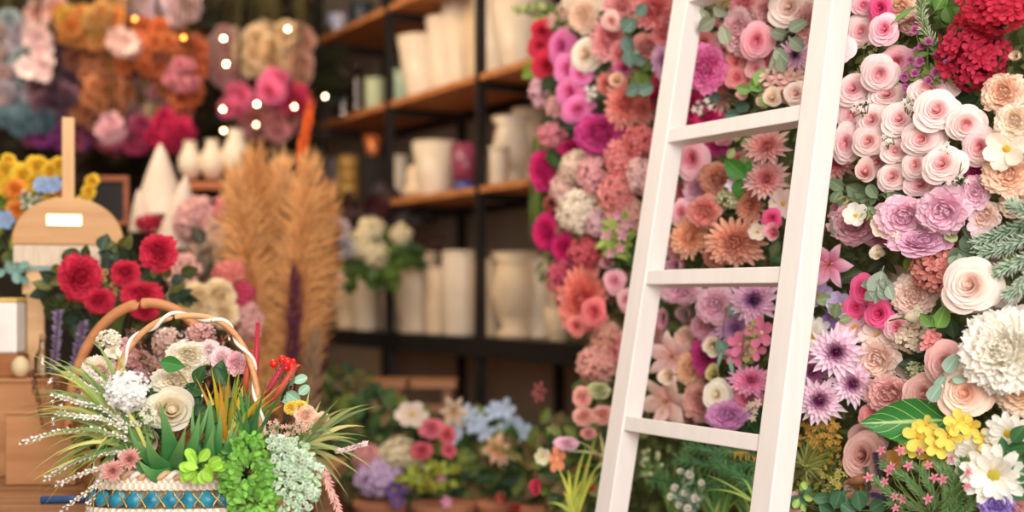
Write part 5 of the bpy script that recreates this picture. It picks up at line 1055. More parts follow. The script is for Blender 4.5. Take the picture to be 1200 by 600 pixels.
def pbox(name, label, cat, px0, px1, py_top, py_bot, d, depth, mat, part='body'):
    a = at(px0, py_bot, d); b = at(px1, py_top, d); o = thing(name, label, cat, (a.x, d, a.z))
    link(part, MB().box((0, 0, 0), (b.x - a.x, depth, b.z - a.z)), mat, o, False, .003); return o
zb = lambda z, d: HOR + (CAMZ - z) / d * FPX
OAK = wood_mat('oak', (206, 152, 104), (170, 116, 72), 2.5, 0); OAK2 = wood_mat('pale_oak', (226, 184, 134), (204, 158, 108), 2.5, 0)
o = pbox('wooden_box', 'lower front wooden box of the stepped pair on the table', 'box', 6, 88, 486, zb(TOP + .001, 2.98), 2.98, .12, OAK); 
ld = link('lid', MB().box((-.004, -.004, 0), (.167, .124, .008)), OAK, o, False, .002); ld.location = (0, 0, at(0, 486, 2.98).z - o.location.z + .0005)
o = pbox('wooden_box', 'taller rear wooden box of the stepped pair on the table', 'box', -60, 62, 448, zb(TOP + .001, 3.12), 3.12, .26, OAK)
ld = link('lid', MB().box((-.004, -.004, 0), (.258, .264, .008)), OAK, o, False, .002); ld.location = (0, 0, at(0, 448, 3.12).z - o.location.z + .0005)
ZB = at(0, 448, 3.12).z + .0095
t = thing('white_candle', 'white square pillar candle in a low wooden tray at the picture edge', 'candle', at(4, 0, 3.22).xy.to_3d() + Vector((0, 0, ZB)))
link('tray', MB().box((-.075, -.04, 0), (.05, .04, .058)), wood_mat('tray_wood', (170, 112, 70), (140, 86, 50), 4), t, False, .003)
link('wax', MB().box((-.065, -.032, .0585), (.045, .032, .185)), solid_mat('wax', (250, 246, 236), .45), t, False, .005); link('rim', MB().box((-.066, -.033, .1855), (.046, .033, .196)), solid_mat('yellow_wax', (236, 200, 110), .5), t, False, .003); link('wick', MB().tube([(-.01, 0, .196), (-.01, 0, .208)], .0012, 5), solid_mat('wick', (60, 50, 40)), t)
t = thing('pale_egg', 'pale beige egg-shaped ornament beside the candle tray', 'ornament', at(24, 0, 3.145).xy.to_3d() + Vector((0, 0, ZB)))
link('shell', MB().lathe([(.0005, .0), (.012, .004), (.021, .016), (.023, .028), (.018, .042), (.009, .051), (.0005, .054)], 20), solid_mat('beige_glaze', (226, 204, 160), .5), t)
t = thing('glass_bottle', 'small clear glass bottle behind the grass clump', 'bottle', at(50, 0, 3.16).xy.to_3d() + Vector((0, 0, ZB)))
link('bottle', MB().lathe([(.018, 0), (.02, .004), (.02, .05), (.009, .07), (.008, .09), (.010, .093)], 20), glass_mat(), t); link('stopper', MB().lathe([(.007, .088), (.008, .105), (.006, .108)], 14), solid_mat('cork', (190, 150, 110), .9), t)
# half-round wooden board on a post
t = thing('half_round_board', 'half-round wooden board with gold plate and tall stick above a pale block', 'wooden stand', at(80, 0, 3.33).xy.to_3d() + Vector((0, 0, ZB)), Matrix.Rotation(math.radians(19), 3, 'Z'))
q = 3.33 / FPX; hx = lambda px: (px - 80) * q; hz = lambda py: at(0, py, 3.33).z - ZB
m = MB(); n = 40; arc = [(.138 * math.cos(PI * i / n), .124 * math.sin(PI * i / n) ** .9) for i in range(n + 1)]
for y in (-.012, .012):
    for x, z in arc: m.v.append((x, y, hz(287) + z)); m.c.append((.5, .5, .5))
m.f.append(tuple(range(n, -1, -1))[::-1]); m.f.append(tuple(range(n + 1, 2 * n + 2))[::-1]); m.f += [(i, i + n + 1, i + n + 2, i + 1) for i in range(n)] + [(n, 2 * n + 1, n + 1, 0)]
link('board', m, wood_mat('knotty_pine', (214, 166, 110), (186, 132, 80), 3, 0), t, False, .003)
link('gold_plate', MB().box((hx(56), -.016, hz(265)), (hx(95), -.0125, hz(252))), solid_mat('polished_brass', (255, 236, 190), .42, .03, 30, 1.0), t, False, .001)
link('stick', MB().box((hx(73), -.009, hz(236)), (hx(87), .009, hz(138))), wood_mat('stick_pine', (226, 184, 130), (204, 156, 100), 3, 2), t, False, .002)
link('block', MB().box((hx(20), -.02, hz(313)), (hx(116), .02, hz(288))), solid_mat('pale_block', (230, 208, 182), .8, .12, 20, 0, (8, 8, 1)), t, False, .003)
link('slat', MB().box((hx(20), -.022, hz(317)), (hx(116), .02, hz(313.5))), solid_mat('teal_slat', (140, 170, 164), .6), t, False)
link('post', MB().box((hx(34), -.016, 0), (hx(54), .016, hz(317.3))), OAK2, t, False, .002); link('crosspiece', MB().box((hx(30), -.022, hz(345)), (hx(58), -.0165, hz(330))), OAK2, t, False, .002)
sprig('eucalyptus_sprig', 'teal eucalyptus tip hanging beside the pale block', [(8, 306, 20, -60), (14, 310, 20, -20), (18, 318, 18, -70), (6, 316, 16, 200), (22, 314, 16, 20), (26, 324, 14, -50)], (120, 156, 146), (2, 300), d=3.25)
# blue bar on the table
a = at(48, 588, 2.72); t = thing('blue_pen', 'blue pen lying on the table beside the white basket', 'pen', (a.x, a.y, TOP + .0085))
link('barrel', MB().tube([(0, 0, 0), (.075, .01, 0), (.09, .012, 0)], [.008, .008, .007], 12), solid_mat('blue_plastic', (58, 96, 150), .35), t); link('cap', MB().tube([(.0905, .0121, 0), (.13, .017, 0)], [.0085, .0075], 12), solid_mat('navy_plastic', (40, 72, 120), .35), t)
# red peonies
for x, y, rx, ry, lb in [(93, 325, 25, 28, 'largest crimson peony under the half-round board'), (116, 352, 18, 16, 'small crimson rose below the largest crimson peony'), (147, 320, 17, 17, 'crimson rose between the large peony and the upper one'), (166, 346, 25, 18, 'wide crimson peony touching the brown hoop handle'), (186, 296, 22, 24, 'crimson peony highest of the red bunch'), (170, 366, 17, 10, 'crimson bloom half behind the brown hoop handle')]:
    fl('peony', x, y, rx, ry, ((214, 22, 56), (176, 8, 40)), lb, d=3.05, wc=.9)
leafy('dark_leaf_spray', 'dark olive leaves around the crimson peonies', (140, 430), 90, 85, 50, 140, 340, 22, [leaf_mat((70, 80, 44), var=.4), leaf_mat((110, 112, 54), var=.4), leaf_mat((56, 74, 56), var=.4)], 3.16, shape='leaf', dd=.03)
spray('gypsophila_spray', 'tan seedhead filler among the crimson peonies', [(128 + rnd.uniform(-10, 12), 332 + rnd.uniform(-14, 14)) for i in range(16)], 4, ((224, 180, 120), (190, 140, 80)), (140, 400), 'pompon', d=3.08)
for i, (p, lb) in enumerate([([(62, 440), (66, 400), (68, 365)], 'dusky violet spike rising behind the glass bottle'), ([(85, 440), (92, 405), (98, 378)], 'dusky violet spike under the small crimson rose')]):
    needle_sprig('violet_spike', lb, p, .016, (128, 110, 140), d=3.02, n=90, w=.004, ang=60, part='florets', cat='flower spike')
# yellow and blue flowers behind the board
fY = [(8, 200, 14), (28, 205, 15), (45, 196, 14), (60, 200, 12), (70, 193, 10), (10, 220, 12), (108, 212, 8), (104, 225, 8), (98, 235, 8), (38, 215, 12), (52, 214, 11), (10, 187, 8), (60, 230, 8)]
for i, (x, y, r) in enumerate(fY):
    fl('lisianthus', x, y, r, r, ((250, 214, 50), (238, 176, 30)), 'yellow ruffled bloom in the bunch behind the half-round board', d=3.55, group='yellow blooms behind the half-round board', single=True)
for x, y, r, lb in [(18, 222, 12, 'orange bloom, upper one among the yellow blooms'), (20, 246, 12, 'orange bloom, lower one behind the half-round board'), (72, 222, 8, 'small orange bloom close to the wooden stick')]: fl('lisianthus', x, y, r, r, ((248, 160, 50), (236, 120, 30)), lb, d=3.5, single=True)
for x, y, r, lb in [(50, 217, 9, 'pale blue blossom, first of two beside the wooden stick'), (63, 216, 9, 'pale blue blossom, second of two beside the wooden stick'), (6, 258, 10, 'blue-white blossom lowest at the picture edge')]: fl('anemone', x, y, r, r, ((150, 186, 232), (110, 150, 214)), lb, d=3.47, single=True)
leafy('leafy_spray', 'green leaves under the yellow and blue blooms', (30, 330), 90, 48, 40, 28, 262, 18, [leaf_mat((104, 136, 60), var=.4), leaf_mat((150, 160, 70), var=.4)], 3.6, shape='leaf')
spray('white_filler_spray', 'tiny white filler between blue and orange blooms', [(38 + rnd.uniform(-14, 14), 232 + rnd.uniform(-12, 14)) for i in range(24)], 3, C['white'], (36, 290), 'star', d=3.49, leaves=1)
# chalkboard
t = thing('chalkboard', 'small blackboard in a reddish wooden frame behind the half-round board', 'board', at(130, 262, 3.9)); q = 3.9 / FPX
link('slate', MB().box((-24 * q, .002, 2 * q), (17 * q, .008, 52 * q)), solid_mat('slate', (46, 42, 40), .8), t, False)
for b in [((-28, -2), (21, 3)), ((-28, 49), (21, 56)), ((-28, 3.1), (-23.5, 48.9)), ((15, 3.1), (21, 48.9))]: link('frame', MB().box((b[0][0] * q, -.008, b[0][1] * q), (b[1][0] * q, .012, b[1][1] * q)), wood_mat('red_wood', (168, 98, 62), (136, 70, 40), 4), t, False, .002)
link('prop', MB().box((-3 * q, .0125, -.9), (3 * q, .03, 45 * q)), wood_mat('red_wood', (168, 98, 62), (136, 70, 40), 4), t, False)

# ------------------------------------------------------------------ back of the shop: paper cones, vases, pampas
PAPER = solid_mat('white_paper', (224, 204, 186), .8, .06, 10)
def cone(label, px, y0, y1, w, d, lean=0):
    q = d / FPX; b = at(px, y1, d); t = thing('paper_cone', label, 'paper cone', b); h = (y1 - y0) * q; m = MB(); P = np.zeros((10, 33, 3)); Cc = np.full((10, 33, 3), .5)
    for j in range(10):
        for i in range(33):
            a = 2 * PI * i / 32 * 1.08; s = j / 9; r = w * q * (1 - s) ** .8 * (1 + .04 * i / 32) + .002; P[j, i] = (r * math.cos(a) + lean * q * s, r * math.sin(a), h * s)
    link('cone', m.grid(P, Cc), PAPER, t); bd = link('band', MB().lathe([(w * q * .34 * 1.06, h * .72), (w * q * .28 * 1.08, h * .78)], 24, False), solid_mat('tape', (220, 190, 170)), t); bd.location = (lean * q * .75, 0, 0); return t
cone('large white paper cone standing tip up beyond the chalkboard', 188, 168, 252, 30, 4.4)
cone('white paper cone leaning in front of the large one', 206, 205, 292, 26, 4.3, 12)
cone('small white paper cone below the large one', 168, 222, 272, 16, 4.3, -6)
pbox('wall_ledge', 'narrow orange-brown ledge carrying white vases at the back', 'shelf', 205, 300, 213, 222, 4.9, .16, wood_mat('ledge', (190, 112, 66), (150, 84, 46), 3), 'plank')
o = bpy.context.scene.objects['wall_ledge']; link('post', MB().box((.02, .07, -1.55), (.06, .11, -.0005)), wood_mat('ledge', (190, 112, 66), (150, 84, 46), 3), o, False); link('post', MB().box((.26, .07, -1.55), (.30, .11, -.0005)), wood_mat('ledge', (190, 112, 66), (150, 84, 46), 3), o, False); 
CER = solid_mat('cream_ceramic', (224, 198, 164), .5, .1, 8); CERW = solid_mat('white_ceramic', (226, 208, 184), .4, .08, 8)
def pot(name, label, base, prof, mat, cat='pot', group=None, rim=None, foot=None, sy=1):
    t = thing(name, label, cat, base, None, None, group); link('body', MB().lathe(prof, 32), mat, t)
    if rim: link('rim', MB().lathe([(rim[0], rim[1]), (rim[0] + .006, rim[1] + .004), (rim[0] + .006, rim[1] + rim[2]), (rim[0] - .004, rim[1] + rim[2] + .002)], 32), mat, t)
    if foot: link('foot', MB().lathe([(foot[0], -.0), (foot[0], foot[1] * .7), (foot[0] * .8, foot[1])], 32), mat, t)
    return t
for x, w, h, lb in [(222, 14, 42, 'white rounded vase, first on the orange-brown ledge'), (248, 14, 44, 'white rounded vase in the middle of the orange-brown ledge'), (276, 17, 56, 'taller white vase at the pampas end of the orange-brown ledge')]:
    q = 4.97 / FPX; b = at(x, 213, 4.97); pot('white_vase', lb, (b.x, 4.98, b.z + .012), [(w * q * .6, 0), (w * q, h * q * .3), (w * q * .95, h * q * .6), (w * q * .5, h * q * .9), (w * q * .55, h * q)], CERW, 'vase', rim=(w * q * .5, h * q, .006))
for x, y, rx, ry, c, lb in [(230, 258, 26, 26, 'dusty', 'dusty beige hydrangea below the orange-brown ledge'), (250, 285, 24, 28, 'peach', 'peach beige hydrangea beside the pampas grass'), (215, 320, 20, 22, 'dustyrose', 'brownish pink hydrangea above the cream roses'), (175, 262, 16, 10, 'red', 'dark red bloom on the white paper cone'), (268, 320, 20, 16, 'coral', 'coral red hydrangea beside the pampas stems'), (284, 346, 16, 18, 'crimson', 'crimson hydrangea beside the pampas stems'), (292, 376, 16, 22, 'dusty', 'dusty rose hydrangea low beside the pampas stems'), (262, 250, 14, 20, 'coralpink', 'pinkish hydrangea under the tall white vase')]:
    hd(x, y, rx, ry, C[c], lb, n=34, fs=.34, d=4.2 if y < 300 else 3.7, single=True)
for x, y, r, lb in [(232, 352, 22, 'cream rose, largest of the pale group behind the hoop handle'), (256, 346, 20, 'cream rose beside the coral red hydrangea'), (262, 368, 18, 'cream rose low beside the dusty rose hydrangea'), (212, 352, 16, 'cream rose close to the wide crimson peony')]:
    fl('peony', x, y, r, r, ((246, 224, 178), (232, 200, 140)), lb, d=3.6)
leafy('shaded_leaf_spray', 'shaded grey-green leaves behind the cream roses', (235, 440), 70, 60, 60, 235, 345, 26, [leaf_mat((88, 84, 60), var=.5), leaf_mat((120, 100, 80), var=.4)], 3.85, shape='leaf')
def pampas(label, pts, w, col, d, n=1500, name='pampas_plume'):
    P = [at(x, y, d + (z if len(pts[0]) > 2 else 0)) for x, y, *r in pts for z in [r[0] if r else 0]]; b0 = P[0]; t = thing(name, label, 'dried grass', b0); P = [p - b0 for p in P]; m = MB()
    for i in range(n):
        s = .18 + .8 * rnd.random(); f = s * (len(P) - 1); j = min(int(f), len(P) - 2); c = P[j].lerp(P[j + 1], f - j); ax = (P[j + 1] - P[j]).normalized()
        k = w * d / FPX * math.sin(PI * min(1, max(.05, (s - .12) / .9))) ** .7; e = ax.orthogonal().normalized(); e.rotate(Matrix.Rotation(rnd.uniform(0, 6.28), 3, ax))
        tip = c + e * k * rnd.uniform(.2, 1.3) + ax * rnd.uniform(.03, .10) + Vector((0, 0, -.015)); Q, Cc = blade_pts(c, tip, e * .008, .0020, 4); m.grid(Q, Cc)
    link('plume', m, leaf_mat(col, var=.35, rough=.9, trans=.25), t); link('stalk', MB().tube(P, .003, 6), leaf_mat((170, 130, 80)), t); return t
for i, (p, w, lb) in enumerate([([(318, 560), (308, 430), (292, 310), (276, 205)], 28, 'tan pampas plume, outermost on the paper cone side'), ([(320, 560), (312, 420), (302, 300), (298, 180)], 30, 'tan pampas plume, tall one at the paper cone side'), ([(322, 560), (322, 420), (326, 300), (330, 190)], 30, 'tan pampas plume in the middle of the sheaf'), ([(324, 560), (335, 430), (352, 310), (362, 190)], 28, 'tan pampas plume, tall one at the shelf side'), ([(326, 560), (342, 440), (366, 330), (384, 225)], 26, 'tan pampas plume, outermost on the shelf side'), ([(322, 560), (316, 440), (312, 340), (312, 240, -.1)], 26, 'tan pampas plume in front of the middle one'), ([(324, 560), (340, 460), (350, 360), (352, 260, -.1)], 24, 'tan pampas plume in front of the shelf side pair')]):
    pampas(lb, p, w * 1.35, [(224, 170, 110), (214, 156, 96), (232, 182, 124)][i % 3], 3.75 + .05 * (i % 3))
pampas('dark burgundy dried plume hanging low in the tan sheaf', [(330, 560), (338, 470), (343, 400), (346, 325)], 11, (92, 44, 56), 3.62, 300, 'dried_plume')
pampas('grey-beige dried plume low at the shelf side of the sheaf', [(345, 560), (356, 500), (364, 455), (368, 400)], 16, (150, 120, 92), 3.66, 300, 'dried_plume')
pampas('dark red dried plume between pampas sheaf and shelf', [(345, 560), (372, 440), (382, 340), (392, 270)], 18, (84, 30, 34), 4.1, 360, 'dried_plume')
pampas('orange feather-like plume sticking up above the pampas sheaf', [(345, 300), (352, 200), (356, 165), (362, 132)], 6, (232, 104, 44), 3.9, 160, 'dried_plume')
b = at(323, 545, 3.8); pot('floor_vase', 'tall dark floor vase holding the pampas sheaf', (b.x, 3.8, 0), [(.09, 0), (.12, .12), (.13, .4), (.09, .62), (.075, .7)], solid_mat('dark_glaze', (70, 56, 44), .4), 'vase', rim=(.075, .7, .008))

# ------------------------------------------------------------------ hanging dried bunches, back corner
def bunch(label, px, py, rx, ry, d, cols, n, kinds, r, group='dried bunches hanging overhead', eye=None):
    c = at(px, py, d); top = 2.98; o = thing('hanging_bunch', label, 'flower bunch', (c.x, c.y, top), None, None, group); q = d / FPX; m = MB(); loc0 = Vector((c.x, c.y, top))
    for i in range(n):
        u = rnd.uniform(-1, 1); a = rnd.uniform(0, 6.28); s = math.sqrt(1 - u * u); p = c + Vector((rx * q * s * math.cos(a), rx * q * s * math.sin(a) * .6, ry * q * u)) * rnd.uniform(.6, 1)
        k = kinds[i % len(kinds)]; cc = cols[rnd.randrange(len(cols))]; L = r * q * rnd.uniform(.75, 1.2); lp = p - loc0
        f = (face_dir(p, j=.5, wc=.9) + Vector((0, 0, -.2))).normalized()
        for nm, me in parts_of(k, i % 3, True):
            if nm == 'petals': fo = link('bloom', me, petal_mat(cc[0], cc[1], .5), o); fo.matrix_local = Matrix.Translation(lp) @ basis(f).to_4x4() @ Matrix.Scale(L, 4)
        if i % 3 == 0: m.tube([(rnd.uniform(-.02, .02), 0, 0), lp * .5 + Vector((0, .03, 0)), lp + Vector((0, .02, 0))], .003, 4)
    link('stem', m, leaf_mat((96, 88, 50), var=.2), o); return o
def c2(a, b): return (a, b)
for a in [
 ('white orchids with magenta hearts hanging in front of the dark purple bunch', 40, 62, 14, 28, 5.0, [c2((250, 226, 222), (206, 40, 110))], 8, ['anemone'], 16),
 ('grey-lilac and blue-grey dried bunch at the picture edge', 12, 70, 28, 62, 5.3, [c2((223, 210, 221), (172, 164, 180)), c2((214, 186, 182), (235, 198, 198)), c2((172, 190, 192), (128, 146, 151))], 26, ['carnation', 'lisianthus'], 15),
 ('dark aubergine bunch with dusky purple heads', 74, 76, 36, 66, 5.3, [c2((113, 72, 90), (72, 44, 62)), c2((146, 98, 116), (95, 62, 80)), c2((85, 57, 75), (57, 36, 49))], 46, ['carnation', 'pompon'], 17),
 ('slate blue bunch below the grey-lilac one', 34, 138, 30, 17, 5.3, [c2((100, 134, 154), (70, 98, 118)), c2((128, 162, 174), (90, 121, 134))], 18, ['carnation'], 13),
 ('violet and magenta bunch hanging lowest beside the wooden stick', 72, 160, 44, 18, 5.4, [c2((164, 57, 146), (113, 31, 100)), c2((128, 52, 139), (90, 31, 98)), c2((172, 70, 108), (121, 41, 75))], 28, ['carnation', 'lisianthus'], 14),
 ('pink lilies with red hearts hanging at the top above the orchids', 52, 8, 18, 14, 5.2, [c2((232, 190, 180), (235, 82, 103))], 7, ['anemone'], 16),
 ('ochre orange hydrangea bunch at the top', 108, 26, 44, 28, 5.2, [c2((222, 148, 72), (235, 144, 62)), c2((210, 160, 96), (231, 159, 80)), c2((235, 198, 82), (185, 154, 57))], 34, ['pompon', 'carnation'], 15),
 ('brown and bronze bunch under the ochre hydrangeas', 116, 92, 36, 52, 5.3, [c2((198, 123, 75), (144, 82, 46)), c2((164, 95, 67), (113, 62, 41)), c2((231, 154, 98), (172, 108, 62))], 40, ['carnation', 'pompon'], 15),
 ('lilac-grey bunch at the top beside the ochre one', 172, 2, 30, 16, 5.3, [c2((235, 210, 223), (198, 159, 177)), c2((206, 176, 176), (223, 185, 190))], 20, ['lisianthus'], 14),
 ('pale mauve bunch with a bud at the top, furthest from the ochre one', 216, 10, 16, 18, 5.3, [c2((235, 205, 210), (210, 159, 172)), c2((214, 180, 172), (235, 185, 185))], 14, ['lisianthus'], 13),
 ('rust orange bunch in the middle of the hanging row', 172, 58, 38, 36, 5.25, [c2((235, 128, 67), (192, 85, 39)), c2((214, 120, 62), (223, 110, 52)), c2((174, 90, 62), (128, 59, 39))], 36, ['pompon', 'carnation'], 14),
 ('long rust bunch trailing down beside the pale pink heads', 212, 80, 28, 66, 5.35, [c2((231, 123, 70), (172, 82, 44)), c2((198, 105, 62), (146, 72, 41))], 40, ['pompon', 'dahlia'], 14),
 ('pink and white orchids in front of the rust bunch', 150, 52, 16, 12, 5.1, [c2((240, 206, 196), (206, 90, 110))], 5, ['anemone'], 14),
 ('mixed pink and olive bunch in the middle', 176, 110, 36, 34, 5.4, [c2((214, 140, 150), (231, 123, 141)), c2((198, 146, 113), (146, 103, 77)), c2((159, 121, 134), (113, 80, 95)), c2((235, 210, 159), (198, 159, 113))], 34, ['lisianthus', 'carnation'], 13),
 ('rose pink blooms hanging beside the long rust bunch', 214, 88, 16, 14, 5.2, [c2((220, 140, 152), (235, 123, 154))], 8, ['lisianthus'], 12),
 ('burgundy and magenta bunch hanging lowest in the middle', 150, 158, 38, 18, 5.4, [c2((198, 57, 108), (139, 31, 75)), c2((235, 121, 154), (185, 70, 108)), c2((154, 49, 75), (108, 29, 49))], 28, ['carnation', 'lisianthus'], 14),
 ('crimson blooms hanging above the large paper cone', 198, 156, 22, 18, 5.3, [c2((223, 31, 87), (159, 16, 57))], 16, ['carnation'], 13),
 ('pale pink and white bloom hanging beside the burgundy bunch', 127, 152, 12, 14, 5.1, [c2((232, 180, 190), (206, 100, 140))], 5, ['anemone'], 13),
 ('cream hydrangea heads hanging beside the shelf', 318, 62, 34, 34, 5.6, [c2((246, 220, 176), (226, 190, 140)), c2((240, 206, 170), (216, 170, 130))], 34, ['pompon', 'carnation'], 17),
 ('pale peach-pink heads hanging nearest the black shelf', 352, 62, 14, 38, 5.6, [c2((240, 186, 160), (214, 140, 120))], 20, ['carnation'], 14),
 ('pale blush heads trailing beside the long rust bunch', 268, 68, 18, 44, 5.7, [c2((240, 204, 184), (214, 164, 144)), c2((226, 170, 160), (235, 172, 164))], 26, ['carnation', 'lisianthus'], 14),
 ('hot pink rose heads hanging under the cream hydrangeas', 322, 102, 13, 12, 5.4, [c2((244, 110, 160), (220, 40, 110))], 5, ['rose'], 17),
 ('pink rose heads hanging under the pale blush heads', 276, 120, 13, 14, 5.5, [c2((232, 96, 136), (200, 40, 90))], 6, ['rose'], 15),
 ('crimson rose heads hanging next to the black shelf', 350, 116, 14, 12, 5.5, [c2((206, 36, 80), (210, 26, 75))], 7, ['rose'], 14),
 ('dusty pink trailing heads below the hot pink roses', 316, 138, 34, 22, 5.8, [c2((235, 159, 159), (198, 108, 113)), c2((198, 123, 113), (146, 85, 80))], 26, ['carnation', 'lisianthus'], 14)]:
    bunch(*a)
grass('hanging_stems', 'bare olive stems hanging at the top beside the cream hydrangeas', (290, -60), [(rnd.uniform(222, 356), rnd.uniform(8, 46)) for i in range(34)], .006, [leaf_mat((96, 96, 44), var=.5), leaf_mat((120, 110, 70), var=.4)], d=6.0, bow=0, cat='foliage', spread=60)
bpy.context.scene.objects['hanging_stems'].name = 'hanging_foliage'
for i, (px, lb) in enumerate([(90, 'dark wall hung ivy behind the aubergine bunch'), (200, 'dark wall hung ivy behind the rust bunches'), (300, 'dark wall hung ivy behind the cream hydrangea heads')]):
    leafy('ivy', lb, (px, 20), 95, 78, 100, px, 90, 46, [leaf_mat((56, 58, 34), var=.5), leaf_mat((70, 52, 36), var=.5)], 6.2, 'foliage', 'leaf')
cb = at(155, 5, 5.0); t = thing('string_lights', 'string of tiny warm lights woven through the hanging bunches', 'string lights', cb); pts = []
for (x, y, s) in [(158, 22, 10), (215, 44, 12), (262, 45, 26), (265, 75, 26), (261, 128, 22), (262, 153, 18), (301, 122, 26), (300, 146, 14), (337, 34, 26), (345, 125, 18), (381, 113, 18)]:
    p = at(x, y, 5.0) - cb; c = (255, 150, 60) if x < 230 else (255, 206, 150); s *= 1.5; pts.append(p)
    link('bulb', MB().ball(p,   .006, 8), glow_mat(c, s * 1.0), t)
link('cable', MB().tube(pts, .0012, 4), solid_mat('copper_wire', (120, 84, 50)), t)
t = thing('hanging_rack', 'dark ceiling bars from which the dried bunches hang', 'rack', room(5.4, -1.2, 2.985))
for i in range(5): link('bar', lbox(4.2 + .5 * i, 4.22 + .5 * i, -3.2, 1.4, 2.985, 3.005, room(5.4, -1.2, 2.985)), solid_mat('black_steel', (34, 30, 28), .6), t, False)

# ------------------------------------------------------------------ black steel shelf with wooden boards
SF, SBK = 2.30, 2.68; AL = [5.78, 4.98, 4.18, 3.38]; LV = [(.62, 0), (1.036, 1), (1.603, 0), (2.02, 0), (2.43, 0)]
BLK = solid_mat('black_steel', (30, 27, 25), .5, .2, 8); S0 = room(4.6, 2.5, 0)
sh = thing('shelf_unit', 'black steel shelf with wooden boards full of cream pots', 'shelf', S0); sb_ = lambda *a: lbox(*a, S0)
for a in AL:
    for p in (SF, SBK - .032): link('post', sb_(a - .016, a + .016, p, p + .032, 0, 2.75), BLK, sh, False)
SHW = wood_mat('shelf_board', (198, 132, 78), (164, 98, 54), 2, 0)
for z, blk in LV:
    if blk: link('front_rail', sb_(AL[3], AL[0], SF - .006, SF - .0005, z - .07, z - .002), BLK, sh, False)
    link('board', sb_(AL[3] + .02, AL[0] - .02, SF + .034, SBK - .034, z - .024, z), SHW if not blk else BLK, sh, False, .002)
    if not blk: link('board_edge', sb_(AL[3] + .018, AL[0] - .018, SF + .004, SF + .0335, z - .024, z), SHW, sh, False)
    for a in AL: link('side_rail', sb_(a - .014, a + .014, SF + .033, SBK - .033, z - .054, z - .0245), BLK, sh, False)
    link('back_rail', sb_(AL[3], AL[0], SBK + .0005, SBK + .02, z - .05, z), BLK, sh, False)
def onshelf(px, lv, p=.19):
    d = depth_perp(px, SF + p); v = at(px, 0, d); v.z = LV[lv][0] + .0008; return v, d / FPX
UR = lambda w, h: [(w * .75, 0), (w * .8, h * .06), (w * .55, h * .14), (w * .8, h * .3), (w, h * .55), (w * .82, h * .82), (w * .72, h * .9), (w * .95, h)]
CY = lambda w, h: [(w * .92, 0), (w * .95, h * .02), (w, h * .97), (w * .98, h)]
TP = lambda w, h: [(w * .6, 0), (w * .62, h * .02), (w, h), (w * .97, h)]
BL = lambda w, h: [(w * .8, 0), (w * .82, h * .05), (w * .7, h * .1), (w * .95, h * .35), (w, h * .6), (w * .85, h * .85), (w * .95, h)]
for (px, lv, w, h, pf, mat, nm, lb, pp) in [
 (410, 1, 18, 78, BL, CER, 'pot', 'cream bulbous pot at the far end of the black lower shelf', .12), (431, 1, 15, 70, CY, CERW, 'pot', 'whitish cylinder pot second from the far end of the black lower shelf', .10), (446, 1, 13, 84, CY, CER, 'pot', 'tall cream cylinder pot behind the second black post', .2),
 (462, 1, 13, 88, CY, CERW, 'pot', 'pale cylinder pot just past the second black post', .16), (489, 1, 24, 92, BL, CER, 'urn', 'largest cream urn with wide foot on the black lower shelf', .10), (516, 1, 17, 74, CY, CER, 'pot', 'plain cream pot beside the largest urn', .12), (541, 1, 20, 94, CY, CERW, 'pot', 'tall cream pot with thick rim beside the third black post', .12),
 (575, 1, 17, 86, CY, CER, 'pot', 'cream cylinder pot just past the third black post', .16), (605, 1, 26, 98, UR, CER, 'urn', 'cream pedestal urn beyond the third black post', .12), (634, 1, 20, 92, BL, CERW, 'pot', 'cream pot behind the pedestal urn', .2), (655, 1, 16, 40, TP, CER, 'pot', 'small cream pot beside the coral flowers', .1), (668, 1, 20, 92, CY, CER, 'pot', 'tall pale pot at the flower wall end of the black lower shelf', .24),
 (468, 2, 11, 50, CY, CERW, 'pot', 'narrow white cylinder just past the second black post on the middle board', .10), (511, 2, 27, 62, TP, CERW, 'pot', 'white flaring pot in the middle of the middle board', .12), (602, 2, 25, 82, UR, CERW, 'jug', 'white pedestal jug on the middle board beyond the third black post', .2), (585, 2, 11, 40, CY, CERW, 'pot', 'small white mug with blue mark beside the third black post', .06), (620, 2, 20, 92, BL, CER, 'pot', 'cream jar behind the white pedestal jug', .26), (396, 2, 18, 62, CY, solid_mat('grey_glaze', (150, 132, 128), .5), 'pot', 'grey cylinder at the far end of the middle board', .24),
 (495, 3, 28, 70, TP, CERW, 'pot', 'white flaring pot on the upper board', .10), (522, 3, 22, 90, TP, CERW, 'pot', 'taller white flaring pot, second on the upper board', .16), (540, 3, 22, 106, TP, CERW, 'pot', 'tallest white flaring pot against the third black post', .2), (583, 3, 30, 112, TP, CERW, 'pot', 'large white pot just past the third black post on the upper board', .14), (612, 3, 36, 84, TP, CERW, 'pot', 'wide cream bowl pot at the flower wall end of the upper board', .16), (562, 3, 20, 108, TP, CER, 'pot', 'white pot half hidden by the third black post on the upper board', .22),
 (472, 3, 14, 34, CY, solid_mat('sage_glaze', (150, 172, 146), .4), 'pot', 'sage green pot beside the second black post', .08), (440, 3, 12, 36, CY, solid_mat('mint_glaze', (186, 196, 158), .4), 'pot', 'pale mint pot on the far side of the second black post', .10)]:
    v, q = onshelf(px, lv, pp); w_, h_ = w * q * (1.16 if lv == 1 else 1.06), h * q; pr = pf(w_, h_)
    pot(nm, lb, v, pr, mat, 'pot' if nm != 'urn' else 'urn', rim=(pr[-1][0] * .97, h_, .014 if pf is CY else .008))
o = bpy.context.scene.objects['jug']; link('handle', MB().tube([(.05, 0, .17), (.10, 0, .18), (.115, 0, .13), (.08, 0, .08)], .007, 8), CERW, o)
